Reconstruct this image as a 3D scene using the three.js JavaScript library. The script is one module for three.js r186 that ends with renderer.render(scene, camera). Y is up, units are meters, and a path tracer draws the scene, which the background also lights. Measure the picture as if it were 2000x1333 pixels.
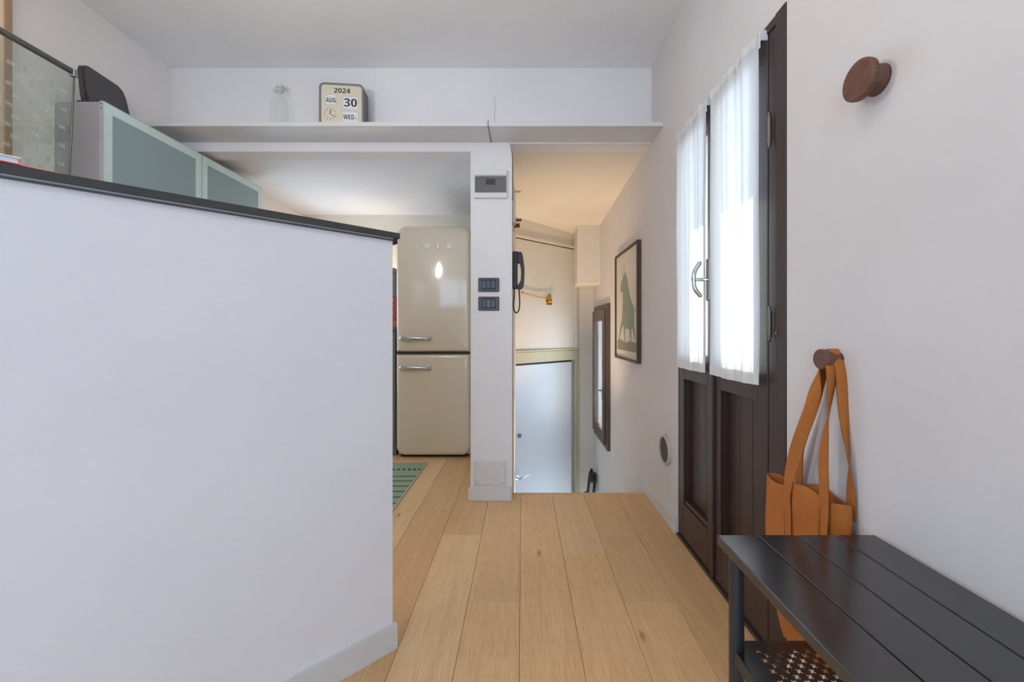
import * as THREE from 'three';
import { RoundedBoxGeometry } from 'three/addons/geometries/RoundedBoxGeometry.js';
import { mergeGeometries } from 'three/addons/utils/BufferGeometryUtils.js';
import { TextGeometry } from 'three/addons/geometries/TextGeometry.js';
import { FontLoader } from 'three/addons/loaders/FontLoader.js';
import { RectAreaLightUniformsLib } from 'three/addons/lights/RectAreaLightUniformsLib.js';

// ---------------------------------------------------------------- camera, sky, sun, exposure
// Axes: x to the right, y up, depth d = -z. The camera stands at x = 0, d = 0, 1.08 m above the floor.
const scene = new THREE.Scene();
const camera = new THREE.PerspectiveCamera(2 * Math.atan(666.5 / 800) * 180 / Math.PI, 2000 / 1333, 0.02, 60);
camera.position.set(0, 1.08, 0);
camera.lookAt(0, 1.08, -1);
camera.setViewOffset(2000, 1333, -20, 21.5, 2000, 1333);
camera.updateProjectionMatrix();
scene.add(camera);
scene.background = new THREE.Color().setRGB(4.9, 6.2, 8.9);
RectAreaLightUniformsLib.init();
const renderer = new THREE.WebGLRenderer({ antialias: true });
renderer.toneMapping = THREE.LinearToneMapping;
renderer.toneMappingExposure = 0.79;
renderer.shadowMap.enabled = true;
const sun = new THREE.DirectionalLight(new THREE.Color().setRGB(1, 0.95, 0.86), 14);
{
  const E = 45 * Math.PI / 180, A = 35 * Math.PI / 180;
  sun.position.set(0.8 + 8 * Math.cos(E) * Math.cos(A), 1.3 + 8 * Math.sin(E), -1.8 - 8 * Math.cos(E) * Math.sin(A));
  sun.target.position.set(0.8, 1.3, -1.8);
  sun.castShadow = true;
  const c = sun.shadow.camera; c.left = c.bottom = -5; c.right = c.top = 5; c.near = 0.5; c.far = 20; c.updateProjectionMatrix();
  sun.shadow.mapSize.set(2048, 2048);
  scene.add(sun, sun.target);
}

// ---------------------------------------------------------------- helpers
let seed = 7;
const rnd = () => { seed = (seed * 1664525 + 1013904223) >>> 0; return seed / 4294967296; };
const taken = new Map();
function numbered(name) { const n = taken.get(name) ?? 0; taken.set(name, n + 1); return n ? `${name}_${String(n).padStart(3, '0')}` : name; }
function tag(o, label, category, group, kind) { o.userData.label = label; o.userData.category = category; if (group) o.userData.group = group; if (kind) o.userData.kind = kind; return o; }
const V = (x, y, d) => new THREE.Vector3(x, y, -d);
function metreUV(g0) {                                   // uv in metres, by the way each triangle faces
  const g = g0.index ? g0.toNonIndexed() : g0, p = g.attributes.position, uv = new Float32Array(p.count * 2);
  const a = new THREE.Vector3(), b = new THREE.Vector3(), c = new THREE.Vector3();
  for (let i = 0; i < p.count; i += 3) {
    a.fromBufferAttribute(p, i); b.fromBufferAttribute(p, i + 1); c.fromBufferAttribute(p, i + 2);
    const n = b.clone().sub(a).cross(c.clone().sub(a)), ax = Math.abs(n.x), ay = Math.abs(n.y), az = Math.abs(n.z);
    [a, b, c].forEach((q, k) => {
      const [u, v] = ay >= ax && ay >= az ? [q.x, q.z] : ax >= az ? [q.z, q.y] : [q.x, q.y];
      uv[(i + k) * 2] = u; uv[(i + k) * 2 + 1] = v;
    });
  }
  g.setAttribute('uv', new THREE.BufferAttribute(uv, 2));
  return g;
}
const flat = (g) => (g.index ? g.toNonIndexed() : g);
function join(list) { return mergeGeometries(list.map((g) => { const f = flat(g); for (const k of Object.keys(f.attributes)) if (!['position', 'normal', 'uv'].includes(k)) f.deleteAttribute(k); return f; }), false); }
// a box between two corners (x, y, depth), edges rounded by r
function box(x0, x1, y0, y1, d0, d1, r = 0, seg = 2) {
  const w = x1 - x0, h = y1 - y0, l = d1 - d0;
  const g = r > 0 ? new RoundedBoxGeometry(w, h, l, seg, Math.min(r, w / 2.01, h / 2.01, l / 2.01)) : new THREE.BoxGeometry(w, h, l);
  g.translate((x0 + x1) / 2, (y0 + y1) / 2, -(d0 + d1) / 2);
  return metreUV(g);
}
function chamferTop(w, h, l, b) {                        // plank: a box whose four upper edges are chamfered, base centre at the origin
  const q = (s, y) => [[-w / 2 + s, y, -l / 2 + s], [w / 2 - s, y, -l / 2 + s], [w / 2 - s, y, l / 2 - s], [-w / 2 + s, y, l / 2 - s]];
  const L = [q(0, 0), q(0, h - b), q(b, h)], pos = [];
  const quad = (A, B, C, D) => pos.push(...A, ...B, ...C, ...A, ...C, ...D);
  for (let k = 0; k < 2; k++) for (let i = 0; i < 4; i++) { const j = (i + 1) % 4; quad(L[k][j], L[k][i], L[k + 1][i], L[k + 1][j]); }
  quad(L[2][0], L[2][3], L[2][2], L[2][1]); quad(L[0][0], L[0][1], L[0][2], L[0][3]);
  const g = new THREE.BufferGeometry(); g.setAttribute('position', new THREE.Float32BufferAttribute(pos, 3)); g.computeVertexNormals();
  return metreUV(g);
}
// polygon in (horizontal, height), with holes, extruded; on(g) turns it into place
function slab(points, holes, depth) {
  const s = new THREE.Shape(points.map(([x, y]) => new THREE.Vector2(x, y)));
  for (const h of holes) s.holes.push(new THREE.Path(h.map(([x, y]) => new THREE.Vector2(x, y))));
  return new THREE.ExtrudeGeometry(s, { depth, bevelEnabled: false });
}
function loft(rings, capA = true, capB = true, closed = true) {     // rings of equally many points, joined into one smooth surface
  const n = rings[0].length, pos = [], idx = [];
  rings.forEach((r) => r.forEach((p) => pos.push(p.x, p.y, p.z)));
  for (let k = 0; k + 1 < rings.length; k++) for (let i = 0; i < (closed ? n : n - 1); i++) {
    const j = (i + 1) % n, a = k * n + i, b = k * n + j, c = a + n, e = b + n;
    idx.push(a, b, e, a, e, c);
  }
  const cap = (k, flip) => {
    const m = rings[k].reduce((s, p) => s.add(p), new THREE.Vector3()).divideScalar(n), at = pos.length / 3; pos.push(m.x, m.y, m.z);
    for (let i = 0; i < n; i++) { const j = (i + 1) % n; flip ? idx.push(at, k * n + j, k * n + i) : idx.push(at, k * n + i, k * n + j); }
  };
  if (capA) cap(0, true); if (capB) cap(rings.length - 1, false);
  const g = new THREE.BufferGeometry(); g.setAttribute('position', new THREE.Float32BufferAttribute(pos, 3)); g.setIndex(idx); g.computeVertexNormals();
  const uv = new Float32Array(pos.length / 3 * 2); for (let i = 0; i < uv.length / 2; i++) { uv[2 * i] = pos[3 * i] + pos[3 * i + 2]; uv[2 * i + 1] = pos[3 * i + 1]; }
  g.setAttribute('uv', new THREE.BufferAttribute(uv, 2));
  return g;
}
function roundRect(a, b, r, n = 6) {                      // outline points of a rounded rectangle, half sizes a and b
  const out = [];
  [[1, 1, 0], [-1, 1, 90], [-1, -1, 180], [1, -1, 270]].forEach(([sx, sy, t]) => {
    for (let i = 0; i <= n; i++) { const th = (t + 90 * i / n) * Math.PI / 180; out.push([sx * (a - r) + r * Math.cos(th), sy * (b - r) + r * Math.sin(th)]); }
  });
  return out;
}
function tube(points, radius, seg = 40, rad = 10, closed = false) { return new THREE.TubeGeometry(new THREE.CatmullRomCurve3(points, closed, 'centripetal'), seg, radius, rad, closed); }
function capTube(points, radius, seg = 40, rad = 10) {   // tube with rounded ends
  const a = points[0], b = points[points.length - 1];
  return join([tube(points, radius, seg, rad), new THREE.SphereGeometry(radius, rad, 6).translate(a.x, a.y, a.z), new THREE.SphereGeometry(radius, rad, 6).translate(b.x, b.y, b.z)]);
}
function bar(p, q, radius, rad = 12) { const l = p.distanceTo(q), g = new THREE.CylinderGeometry(radius, radius, l, rad); g.translate(0, l / 2, 0); g.applyQuaternion(new THREE.Quaternion().setFromUnitVectors(new THREE.Vector3(0, 1, 0), q.clone().sub(p).normalize())); return g.translate(p.x, p.y, p.z); }
const turnX = (g) => g.rotateZ(Math.PI / 2);             // a lathe's axis from y to -x
const shade = (o) => { o.castShadow = true; o.receiveShadow = true; return o; };
function worldOf(o) { const v = new THREE.Vector3(); for (let q = o; q && q !== scene; q = q.parent) v.add(q.position); return v; }
function thing(name, label, category, [x, y, d], group, kind) { const g = new THREE.Group(); g.name = numbered(name); g.position.set(x, y, -d); scene.add(g); return tag(g, label, category, group, kind); }
// geometry given in world coordinates; it is moved into its (unturned) parent
function put(name, g, m, parent = scene) {
  if (parent !== scene) { const w = worldOf(parent); g.translate(-w.x, -w.y, -w.z); }
  const o = shade(new THREE.Mesh(g, m)); o.name = parent === scene ? numbered(name) : name; parent.add(o); return o;
}
function local(name, g, m, parent) { const o = shade(new THREE.Mesh(g, m)); o.name = name; parent.add(o); return o; }   // geometry in the parent's own coordinates
function struct(name, g, m, label, category) { return tag(put(name, metreUV(g), m), label, category, null, 'structure'); }

// ---------------------------------------------------------------- textures
const LAT = 256, lat = new Float32Array(LAT * LAT); for (let i = 0; i < lat.length; i++) lat[i] = rnd();
function noise(x, y) {
  const xi = Math.floor(x), yi = Math.floor(y); let fx = x - xi, fy = y - yi; fx = fx * fx * (3 - 2 * fx); fy = fy * fy * (3 - 2 * fy);
  const at = (i, j) => lat[((j % LAT + LAT) % LAT) * LAT + ((i % LAT + LAT) % LAT)];
  const a = at(xi, yi), b = at(xi + 1, yi), c = at(xi, yi + 1), d = at(xi + 1, yi + 1);
  return a + (b - a) * fx + (c - a) * fy + (a - b - c + d) * fx * fy;
}
const fbm = (x, y, n = 4) => { let s = 0, a = 0.5, t = 0; for (let i = 0; i < n; i++) { s += a * noise(x, y); t += a; x = x * 2.03 + 17.1; y = y * 2.03 + 5.7; a *= 0.5; } return s / t; };
function makeTex(w, h, f, srgb = true, metresX = 1, metresY = 1) {
  const data = new Uint8Array(w * h * 4);
  for (let j = 0; j < h; j++) for (let i = 0; i < w; i++) { const c = f(i / w, j / h), o = (j * w + i) * 4; data[o] = c[0]; data[o + 1] = c[1]; data[o + 2] = c[2]; data[o + 3] = 255; }
  const t = new THREE.DataTexture(data, w, h); t.magFilter = THREE.LinearFilter; t.minFilter = THREE.LinearFilter; t.wrapS = t.wrapT = THREE.MirroredRepeatWrapping;
  if (srgb) t.colorSpace = THREE.SRGBColorSpace;
  t.repeat.set(1 / metresX, 1 / metresY); t.needsUpdate = true; return t;
}
const mixc = (a, b, t) => a.map((v, i) => v + (b[i] - v) * Math.min(1, Math.max(0, t)));
const grey = (v) => { const g = Math.max(0, Math.min(255, v * 255)); return [g, g, g]; };
const plasterBump = makeTex(1024, 1024, (u, v) => grey(0.55 * fbm(u * 14, v * 14, 3) + 0.3 * fbm(u * 60 + 9, v * 60, 2) + 0.15 * noise(u * 250, v * 250)), false, 2.2, 2.2);
const plasterTint = (a, b) => makeTex(512, 512, (u, v) => mixc(a, b, fbm(u * 7 + 3, v * 7, 4) * 1.5 - 0.25), true, 3.1, 3.1);
function oakTex(s) {
  return makeTex(512, 1024, (u, v) => {                   // 0.25 m across, 2 m along
    const x = u * 0.25, y = v * 2, warp = fbm(x * 9 + s * 31, y * 1.3 + s * 7, 3) - 0.5;
    const ring = noise(x * 55 + warp * 22 + s * 9, y * 0.9 + warp * 3), pore = noise(x * 1500 + s * 11, y * 22 + s), pore2 = noise(x * 520 + 40 + s * 3, y * 7);
    const tone = fbm(x * 14 + s * 5, y * 1.1 + s * 2, 3);
    let c = mixc([243, 205, 155], [226, 186, 136], 0.5 * ring + 0.6 * (tone - 0.3));
    c = mixc(c, [184, 138, 94], 0.46 * Math.max(0, pore - 0.5) * 2 + 0.26 * Math.max(0, pore2 - 0.55) * 2);
    const knot = Math.hypot((x - 0.08 - 0.05 * s % 0.12) * 90, (y - 0.5 - 0.31 * s) * 30); c = mixc(c, [110, 68, 36], 0.55 * Math.exp(-knot * knot * 2));
    return c;
  }, true, 0.25, 2);
}
const oakMaps = [1, 2, 3, 4].map(oakTex);
const walnutMap = makeTex(256, 256, (u, v) => mixc([126, 84, 66], [92, 57, 42], 0.2 + 0.9 * fbm(u * 3 + 0.6 * fbm(u * 4, v * 2), v * 26, 3) - 0.25 + 0.25 * noise(u * 8, v * 110)), true, 0.12, 0.12);
const darkWoodMap = makeTex(256, 512, (u, v) => mixc([72, 54, 48], [47, 35, 31], 0.75 * fbm(u * 40, v * 3, 3) + 0.25 * noise(u * 140, v * 8)), true, 0.3, 0.9);
const canvasBump = makeTex(256, 256, (u, v) => grey(0.5 + 0.25 * Math.sin(u * 6.2832 * 64) * Math.sin(v * 6.2832 * 64) + 0.2 * (fbm(u * 9, v * 9) - 0.5)), false, 0.09, 0.09);
const canvasMap = makeTex(256, 256, (u, v) => mixc([196, 122, 56], [174, 102, 42], fbm(u * 5, v * 5, 4) * 0.9 + 0.3 * noise(u * 120, v * 120)), true, 0.4, 0.4);

// ---------------------------------------------------------------- materials
const std = (o) => new THREE.MeshStandardMaterial(o), phys = (o) => new THREE.MeshPhysicalMaterial(o);
const M = {
  wall: std({ map: plasterTint([238, 236, 235], [231, 229, 229]), roughness: 0.9, bumpMap: plasterBump, bumpScale: 0.0025 }),
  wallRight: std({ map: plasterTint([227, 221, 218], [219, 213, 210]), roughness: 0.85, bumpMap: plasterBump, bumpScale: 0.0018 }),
  ceiling: std({ map: plasterTint([244, 245, 245], [237, 239, 240]), roughness: 0.95, bumpMap: plasterBump, bumpScale: 0.003 }),
  cream: std({ map: plasterTint([233, 226, 212], [225, 217, 202]), roughness: 0.8, bumpMap: plasterBump, bumpScale: 0.002 }),
  trim: std({ color: '#dcd9d4', roughness: 0.5 }),
  shelf: std({ color: '#dcdcdb', roughness: 0.5 }),
  doorFrameCream: std({ map: plasterTint([205, 198, 165], [192, 184, 148]), roughness: 0.6 }),
  doorLeaf: std({ color: '#dfe0e0', roughness: 0.45 }),
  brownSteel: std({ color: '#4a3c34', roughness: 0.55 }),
  windowWood: std({ map: makeTex(256, 512, (u, v) => mixc([104, 86, 78], [80, 64, 57], 0.75 * fbm(u * 40, v * 3, 3) + 0.25 * noise(u * 140, v * 8)), true, 0.3, 0.9), roughness: 0.4 }),
  outdoor: std({ map: plasterTint([232, 222, 200], [222, 211, 188]), roughness: 0.95 }),
  terrace: std({ map: plasterTint([205, 200, 194], [188, 183, 176]), roughness: 0.95 }),
  sub: std({ color: '#5b4330', roughness: 0.9 }),
  darkWood: std({ map: darkWoodMap, roughness: 0.38 }),
  glass: phys({ color: '#f4f8f6', transmission: 1, thickness: 0, roughness: 0.0, ior: 1.5 }),
  curtain: phys({ color: '#f2f4f6', transmission: 0.36, thickness: 0, roughness: 1 }),
  hem: phys({ color: '#efeeea', transmission: 0.25, thickness: 0, roughness: 1 }),
  chrome: std({ color: '#c9ccd0', metalness: 1, roughness: 0.18 }),
  steel: std({ color: '#9b9fa3', metalness: 1, roughness: 0.35 }),
  brass: std({ color: '#c79a45', metalness: 1, roughness: 0.25 }),
  oldIron: std({ color: '#746c64', metalness: 0.8, roughness: 0.4 }),
  fridge: phys({ color: '#e3d5bc', roughness: 0.3, clearcoat: 1, clearcoatRoughness: 0.08 }),
  fridgeDark: std({ color: '#2a2623', roughness: 0.7 }),
  bench: phys({ color: '#232326', roughness: 0.2, ior: 1.85 }),
  benchFrame: std({ color: '#2d2f32', roughness: 0.4 }),
  walnut: std({ map: walnutMap, roughness: 0.55 }),
  bag: std({ map: canvasMap, roughness: 0.95, bumpMap: canvasBump, bumpScale: 0.0006 }),
  stitch: std({ color: '#9a5a22', roughness: 1 }),
  black: std({ color: '#1c1d1f', roughness: 0.45 }),
  phone: std({ color: '#3b3a3d', roughness: 0.5 }),
  plateDark: std({ color: '#3f444d', roughness: 0.35 }),
  plateMid: std({ color: '#5c6068', roughness: 0.4 }),
  white: std({ color: '#e3e3e1', roughness: 0.45 }),
  smoke: phys({ color: '#5c5b5e', roughness: 0.2, clearcoat: 0.6 }),
  capTop: std({ color: '#3a3a38', roughness: 0.35 }),
  capStrip: std({ color: '#a4a9b0', metalness: 0.6, roughness: 0.35 }),
  cabinet: std({ color: '#a9a9ad', roughness: 0.5 }),
  alu: std({ color: '#d3d5d7', metalness: 0.5, roughness: 0.4 }),
  frosted: phys({ color: '#a4bcc2', transmission: 0.3, thickness: 0, roughness: 0.9, clearcoat: 1, clearcoatRoughness: 0.25 }),
  frameGlass: phys({ color: '#cbe2e0', roughness: 0.5, clearcoat: 1, clearcoatRoughness: 0.2 }),
  inside: std({ color: '#8a979b', roughness: 0.8 }),
  router: std({ color: '#4a494c', roughness: 0.6 }),
  red: std({ color: '#c23a2e', roughness: 0.5 }),
  paper: std({ color: '#e6e6e6', roughness: 0.8 }),
  clearGlass: phys({ color: '#fbfcfb', transmission: 1, thickness: 0, roughness: 0.02, ior: 1.35 }),
  hoodGlass: phys({ color: '#eef3f0', transmission: 1, thickness: 0, roughness: 0.02, ior: 1.6 }),
};
const oakMats = oakMaps.map((m, i) => std({ map: m, color: ['#ffffff', '#f7f1ea', '#fff8ee', '#f1e9e0'][i], roughness: 0.42 }));

// ---------------------------------------------------------------- the shell of the place
const WX = 0.82, BX = -2.226, CEIL = 2.74, BACK = -2.6, DOOR0 = 1.269, DOOR1 = 2.165, DOORTOP = 2.10;
const SLIT = { d0: 3.93, d1: 4.42, y0: 0.04, y1: 1.24 };
// right wall: drawn in (depth, height), extruded outwards
{
  const g = slab([[BACK - 0.2, -1.6], [4.9, -1.6], [4.9, 3.0], [BACK - 0.2, 3.0]],
    [[[DOOR0, -0.02], [DOOR0, DOORTOP], [DOOR1, DOORTOP], [DOOR1, -0.02]], [[SLIT.d0, SLIT.y0], [SLIT.d0, SLIT.y1], [SLIT.d1, SLIT.y1], [SLIT.d1, SLIT.y0]], [[3.3, -1.3], [3.3, -0.68], [4.5, -0.68], [4.5, -1.3]]], 0.3);
  g.rotateY(Math.PI / 2); g.translate(WX, 0, 0);          // shape x -> -z = depth
  struct('wall_right', g, M.wallRight, 'off-white plaster wall on the right with the dark wood glazed door', 'wall');
}
{
  const g = slab([[BACK - 0.2, -0.3], [4.35, -0.3], [4.35, 3.0], [BACK - 0.2, 3.0]], [[[3.2, 0.35], [3.2, 1.8], [4.08, 1.8], [4.08, 0.35]]], 0.2);
  g.rotateY(Math.PI / 2); g.translate(BX - 0.2, 0, 0);
  struct('wall_left', g, M.wall, 'white wall on the left behind the frosted glass cabinets', 'wall');
  const w = thing('window_3', 'added kitchen window in the left wall behind the partition', 'window', [BX - 0.1, 0.95, 3.63], null, 'structure'), x0 = BX - 0.14, x1 = BX - 0.08;  // unseen window, added to bring cool light to the kitchen ceiling
  put('window_frame', join([box(x0, x1, 0.35, 0.4, 3.2, 4.08), box(x0, x1, 1.75, 1.8, 3.2, 4.08), box(x0, x1, 0.4, 1.75, 3.2, 3.25), box(x0, x1, 0.4, 1.75, 4.03, 4.08)]), M.white, w);
  put('pane', box(BX - 0.113, BX - 0.108, 0.4, 1.75, 3.25, 4.03), M.glass, w);
}
{
  const g = slab([[BX - 0.1, 3.0], [BX - 0.1, 2.211], [-0.327, 2.211], [-0.327, 0], [-0.065, 0], [-0.065, 2.262], [WX + 0.05, 2.262], [WX + 0.05, 3.0]], [], 0.125);
  g.translate(0, 0, -2.72);
  struct('wall_back', g, M.wall, 'white wall and pillar with the long shelf and the fuse box', 'wall');
}
struct('wall_stair', box(-0.30, -0.065, -1.5, 2.4, 2.72, 4.2), M.cream, 'narrow cream wall side behind the intercom handset', 'wall');
struct('wall_kitchen', box(BX - 0.1, -0.25, -0.2, 2.5, 4.15, 4.35), M.cream, 'cream kitchen wall behind the refrigerator', 'wall');
struct('ceiling', box(BX - 0.2, WX + 0.3, CEIL, CEIL + 0.2, BACK - 0.2, 2.65), M.ceiling, 'white main ceiling above the long shelf', 'ceiling');
struct('ceiling_kitchen', box(BX - 0.1, -0.2, 2.245, 2.45, 2.66, 4.3), M.ceiling, 'low white kitchen ceiling above the refrigerator', 'ceiling');
{
  const g = slab([[2.70, 2.268], [2.70, 2.5], [4.95, 2.5], [4.95, 2.155]], [], 1.2); g.rotateY(Math.PI / 2); g.translate(-0.25, 0, 0);
  struct('ceiling_stair', g, M.cream, 'sloping ceiling over the stairwell lit warm', 'ceiling');
}
// wall behind the camera with its window
{
  const g = slab([[BX - 0.1, -0.2], [WX + 0.1, -0.2], [WX + 0.1, 2.9], [BX - 0.1, 2.9]], [[[-1.75, 0.1], [-1.75, 2.3], [0.25, 2.3], [0.25, 0.1]]], 0.25);
  g.translate(0, 0, -BACK);
  struct('wall_front', g, M.wall, 'white wall behind the viewer with the balcony window', 'wall');
  const w = thing('window_2', 'wide white balcony window in the wall behind the viewer', 'window', [-0.75, 0.1, BACK - 0.1], null, 'structure');
  put('window_frame', join([box(-1.75, 0.25, 0.1, 0.16, BACK - 0.14, BACK - 0.08), box(-1.75, 0.25, 2.24, 2.3, BACK - 0.14, BACK - 0.08), box(-1.75, -1.69, 0.16, 2.24, BACK - 0.14, BACK - 0.08),
    box(0.19, 0.25, 0.16, 2.24, BACK - 0.14, BACK - 0.08), box(-0.78, -0.72, 0.16, 2.24, BACK - 0.14, BACK - 0.08)]), M.white, w);
  for (const x of [-1.69, -0.72]) put('pane', box(x, x + 0.91, 0.16, 2.24, BACK - 0.113, BACK - 0.108), M.glass, w);
}
// floor: every plank a piece of its own over a dark sub-floor
{
  const fl = thing('floor', 'light oak plank floor', 'floor', [0, 0, 1], null, 'structure');
  put('subfloor', join([box(BX - 0.1, WX + 0.05, -0.25, -0.0165, BACK - 0.2, 2.695), box(BX - 0.1, -0.1, -0.25, -0.0165, 2.695, 4.3)]), M.sub, fl);
  const W = 0.206, joints = { '-2': [2.16], '-1': [1.629], 0: [0.75], 1: [1.973], 2: [1.629], 3: [0.83], '-3': [2.45], '-4': [1.75] };
  for (let k = -11; k <= 3; k++) {
    const x0 = Math.max(BX, -0.0094 + k * W), x1 = k === 3 ? WX + 0.004 : -0.0094 + (k + 1) * W, end = k >= -1 ? 2.682 : 4.16, first = (joints[k] ?? [0.4 + 2 * rnd()])[0], cuts = [BACK];
    for (let c = first - 4 * 1.9; c < end - 0.1; c += 1.9) if (c > BACK + 0.15) cuts.push(c);
    cuts.push(end);
    for (let i = 0; i + 1 < cuts.length; i++) {
      const l = cuts[i + 1] - cuts[i] - 0.0012, g = chamferTop(x1 - x0 - 0.0012, 0.0165, l, 0.0012), uv = g.attributes.uv, du = rnd() * 3, dv = rnd() * 5;
      for (let n = 0; n < uv.count; n++) uv.setXY(n, uv.getX(n) + du, uv.getY(n) + dv);
      const o = local('plank', g, oakMats[Math.floor(rnd() * 4)], fl); o.position.set((x0 + x1) / 2, -0.0165, -(cuts[i] + cuts[i + 1]) / 2 + 1);
    }
  }
  const nose = put('trim_1', box(-0.065, WX, -0.04, 0.0, 2.683, 2.722, 0.004), oakMats[1]); tag(nose, 'oak nosing strip on the top edge of the stairs', 'nosing', null, 'structure');
}
// stairs going down to the entrance
{
  const st = thing('staircase', 'steep flight of stairs going down behind the oak floor edge', 'stairs', [0.38, -1.35, 3.3], null, 'structure');
  for (let i = 1; i <= 6; i++) { const d0 = 2.70 + (i - 1) * 0.195; put('step', join([box(-0.065, WX, -1.5, -0.03 - i * 0.193, d0, d0 + 0.195), box(-0.065, WX, -0.03 - i * 0.193, -i * 0.193, d0 - 0.0, d0 + 0.215)]), M.terrace, st); }
  put('riser_wall', box(-0.3, WX + 0.02, -1.5, -0.26, 2.55, 2.70), M.cream, st);
  struct('floor_lower', box(-0.5, WX + 0.1, -1.5, -1.351, 3.85, 5.0), M.terrace, 'entrance landing at the bottom of the stairs', 'floor');
}
// angled wall with the entrance door at the bottom of the stairs
{
  const th = Math.atan2(0.9026, 1), ex = Math.cos(th), X0 = -0.10, D0 = 4.016;
  const wl = new THREE.Group(); wl.name = 'wall_entrance'; wl.position.set(X0, 0, -D0); wl.rotation.y = th; scene.add(wl); tag(wl, 'angled cream wall above and around the entrance door', 'wall', null, 'structure');
  local('wall_body', metreUV(slab([[-0.12, -1.5], [1.06, -1.5], [1.06, 2.4], [-0.12, 2.4]], [[[0.0, -1.36], [0.0, 0.745], [0.935, 0.745], [0.935, -1.36]], [[0.0, 1.986], [0.0, 1.998], [0.925, 1.998], [0.925, 1.986]]], 0.12).translate(0, 0, -0.12)), M.cream, wl);
  local('wall_backing', box(-0.12, 1.06, -1.5, 2.4, 0.12, 0.2), M.cream, wl);
  const B = (x0, x1, y0, y1, z0, z1, r = 0) => box(x0, x1, y0, y1, -z1, -z0, r);
  local('panel', B(0.0, 0.917, 0.885, 1.985, 0, 0.012, 0.002), M.cream, wl);
  local('panel_moulding', join([B(0.922, 0.96, 0.86, 2.02, 0, 0.02, 0.004), B(0.0, 0.96, 1.998, 2.03, 0, 0.018, 0.004)]), M.cream, wl);
  const dr = new THREE.Group(); dr.name = 'door_2'; dr.position.copy(wl.position); dr.rotation.y = th; scene.add(dr); tag(dr, 'plain white entrance door at the bottom of the stairs', 'door', null, 'structure');
  local('door_leaf', B(0.02, 0.908, -1.345, 0.722, -0.06, -0.022, 0.003), M.doorLeaf, dr);
  local('door_frame', join([B(0.935, 1.0, -1.35, 0.745, -0.03, 0.014, 0.004), B(0.0, 1.0, 0.745, 0.855, -0.03, 0.014, 0.004), B(0.0, 1.0, 0.858, 0.876, 0, 0.024, 0.004)]), M.doorFrameCream, dr);
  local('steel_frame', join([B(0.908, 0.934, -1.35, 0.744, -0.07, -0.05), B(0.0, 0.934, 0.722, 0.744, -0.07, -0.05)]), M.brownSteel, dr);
  const rose = local('door_handle', join([new THREE.CylinderGeometry(0.024, 0.024, 0.012, 20).rotateX(Math.PI / 2).translate(0.075, -0.39, -0.016),
    capTube([new THREE.Vector3(0.075, -0.39, -0.02), new THREE.Vector3(0.075, -0.39, 0.03), new THREE.Vector3(0.09, -0.386, 0.04), new THREE.Vector3(0.19, -0.372, 0.04)], 0.008, 24, 8)]), M.chrome, dr);
  local('lock', new THREE.CylinderGeometry(0.02, 0.022, 0.014, 20).rotateX(Math.PI / 2).translate(0.115, 0.02, -0.015), M.steel, dr);
  // brass bracket arm
  const br = new THREE.Group(); br.name = numbered('brass_bracket'); br.position.set(X0 + ex * 0.49, 1.40, -D0 - Math.sin(th) * 0.49); br.rotation.y = th; scene.add(br);
  tag(br, 'brass bracket arm with a square plate on the panel above the entrance door', 'bracket');
  local('plate', B(-0.03, 0.055, -0.055, 0.012, 0.012, 0.02, 0.004), M.brass, br);
  local('knuckle', join([new THREE.SphereGeometry(0.026, 20, 14).translate(0.004, -0.01, 0.036), new THREE.CylinderGeometry(0.014, 0.018, 0.05, 16).translate(0.0, 0.022, 0.036), new THREE.SphereGeometry(0.015, 16, 10).translate(0, 0.05, 0.036)]), M.brass, br);
  local('arm', capTube([new THREE.Vector3(0, 0, 0.04), new THREE.Vector3(-0.06, 0.012, 0.042), new THREE.Vector3(-0.2, 0.02, 0.036), new THREE.Vector3(-0.38, 0.05, 0.034)], 0.006, 30, 8), M.brass, br);
  local('finial', new THREE.SphereGeometry(0.013, 14, 10).translate(-0.385, 0.052, 0.034), M.brass, br);
}
struct('wall_corner', box(0.60, WX + 0.05, -1.5, 2.4, 4.70, 4.85), M.cream, 'strip of wall between the entrance door frame and the small window', 'wall');
struct('wall_boxing', box(0.583, WX + 0.01, 1.566, 2.3, 4.32, 4.8, 0.012, 3), M.cream, 'boxed-in duct under the stairwell ceiling in the far corner', 'boxing');
// outdoors: terrace and eaves beside the glazed door
struct('terrace_floor', box(WX + 0.3, 4.5, -0.3, -0.1, -2, 2.9), M.terrace, 'terrace paving outside the glazed door', 'paving');
struct('eaves', box(WX + 0.3, 1.47, 2.36, 2.5, -1.5, 3.6), M.outdoor, 'plastered eaves outside over the glazed door', 'eaves');

struct('wall_opposite', box(4.6, 4.9, -3, 4.6, -4, 3.2), M.outdoor, 'plastered house wall across the terrace outside', 'wall');

// partition: a half-height wall running off to the left at an angle
const PC = [-0.44, 1.39], PU = [-1.0375 / 1.441, -1 / 1.441], PN = [1 / 1.441, -1.0375 / 1.441];   // corner, along (x, d), outward normal (x, d)
function partPrism(u0, u1, n0, n1, y0, y1) {               // u along from the corner, n outwards from the face
  const P = (u, n) => [PC[0] + PU[0] * u + PN[0] * n, PC[1] + PU[1] * u + PN[1] * n];
  const q = [P(u0, n0), P(u1, n0), P(u1, n1), P(u0, n1)];
  const s = new THREE.Shape(q.map(([x, d]) => new THREE.Vector2(x, d)));
  const g = new THREE.ExtrudeGeometry(s, { depth: y1 - y0, bevelEnabled: false });
  g.rotateX(-Math.PI / 2); g.translate(0, y0, 0);          // shape y = depth -> -z
  return g;
}
struct('wall_partition', partPrism(0, 2.4, -0.11, 0, -0.01, 1.382), M.wall, 'white half-height partition wall at an angle with a dark cap', 'wall');
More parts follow.
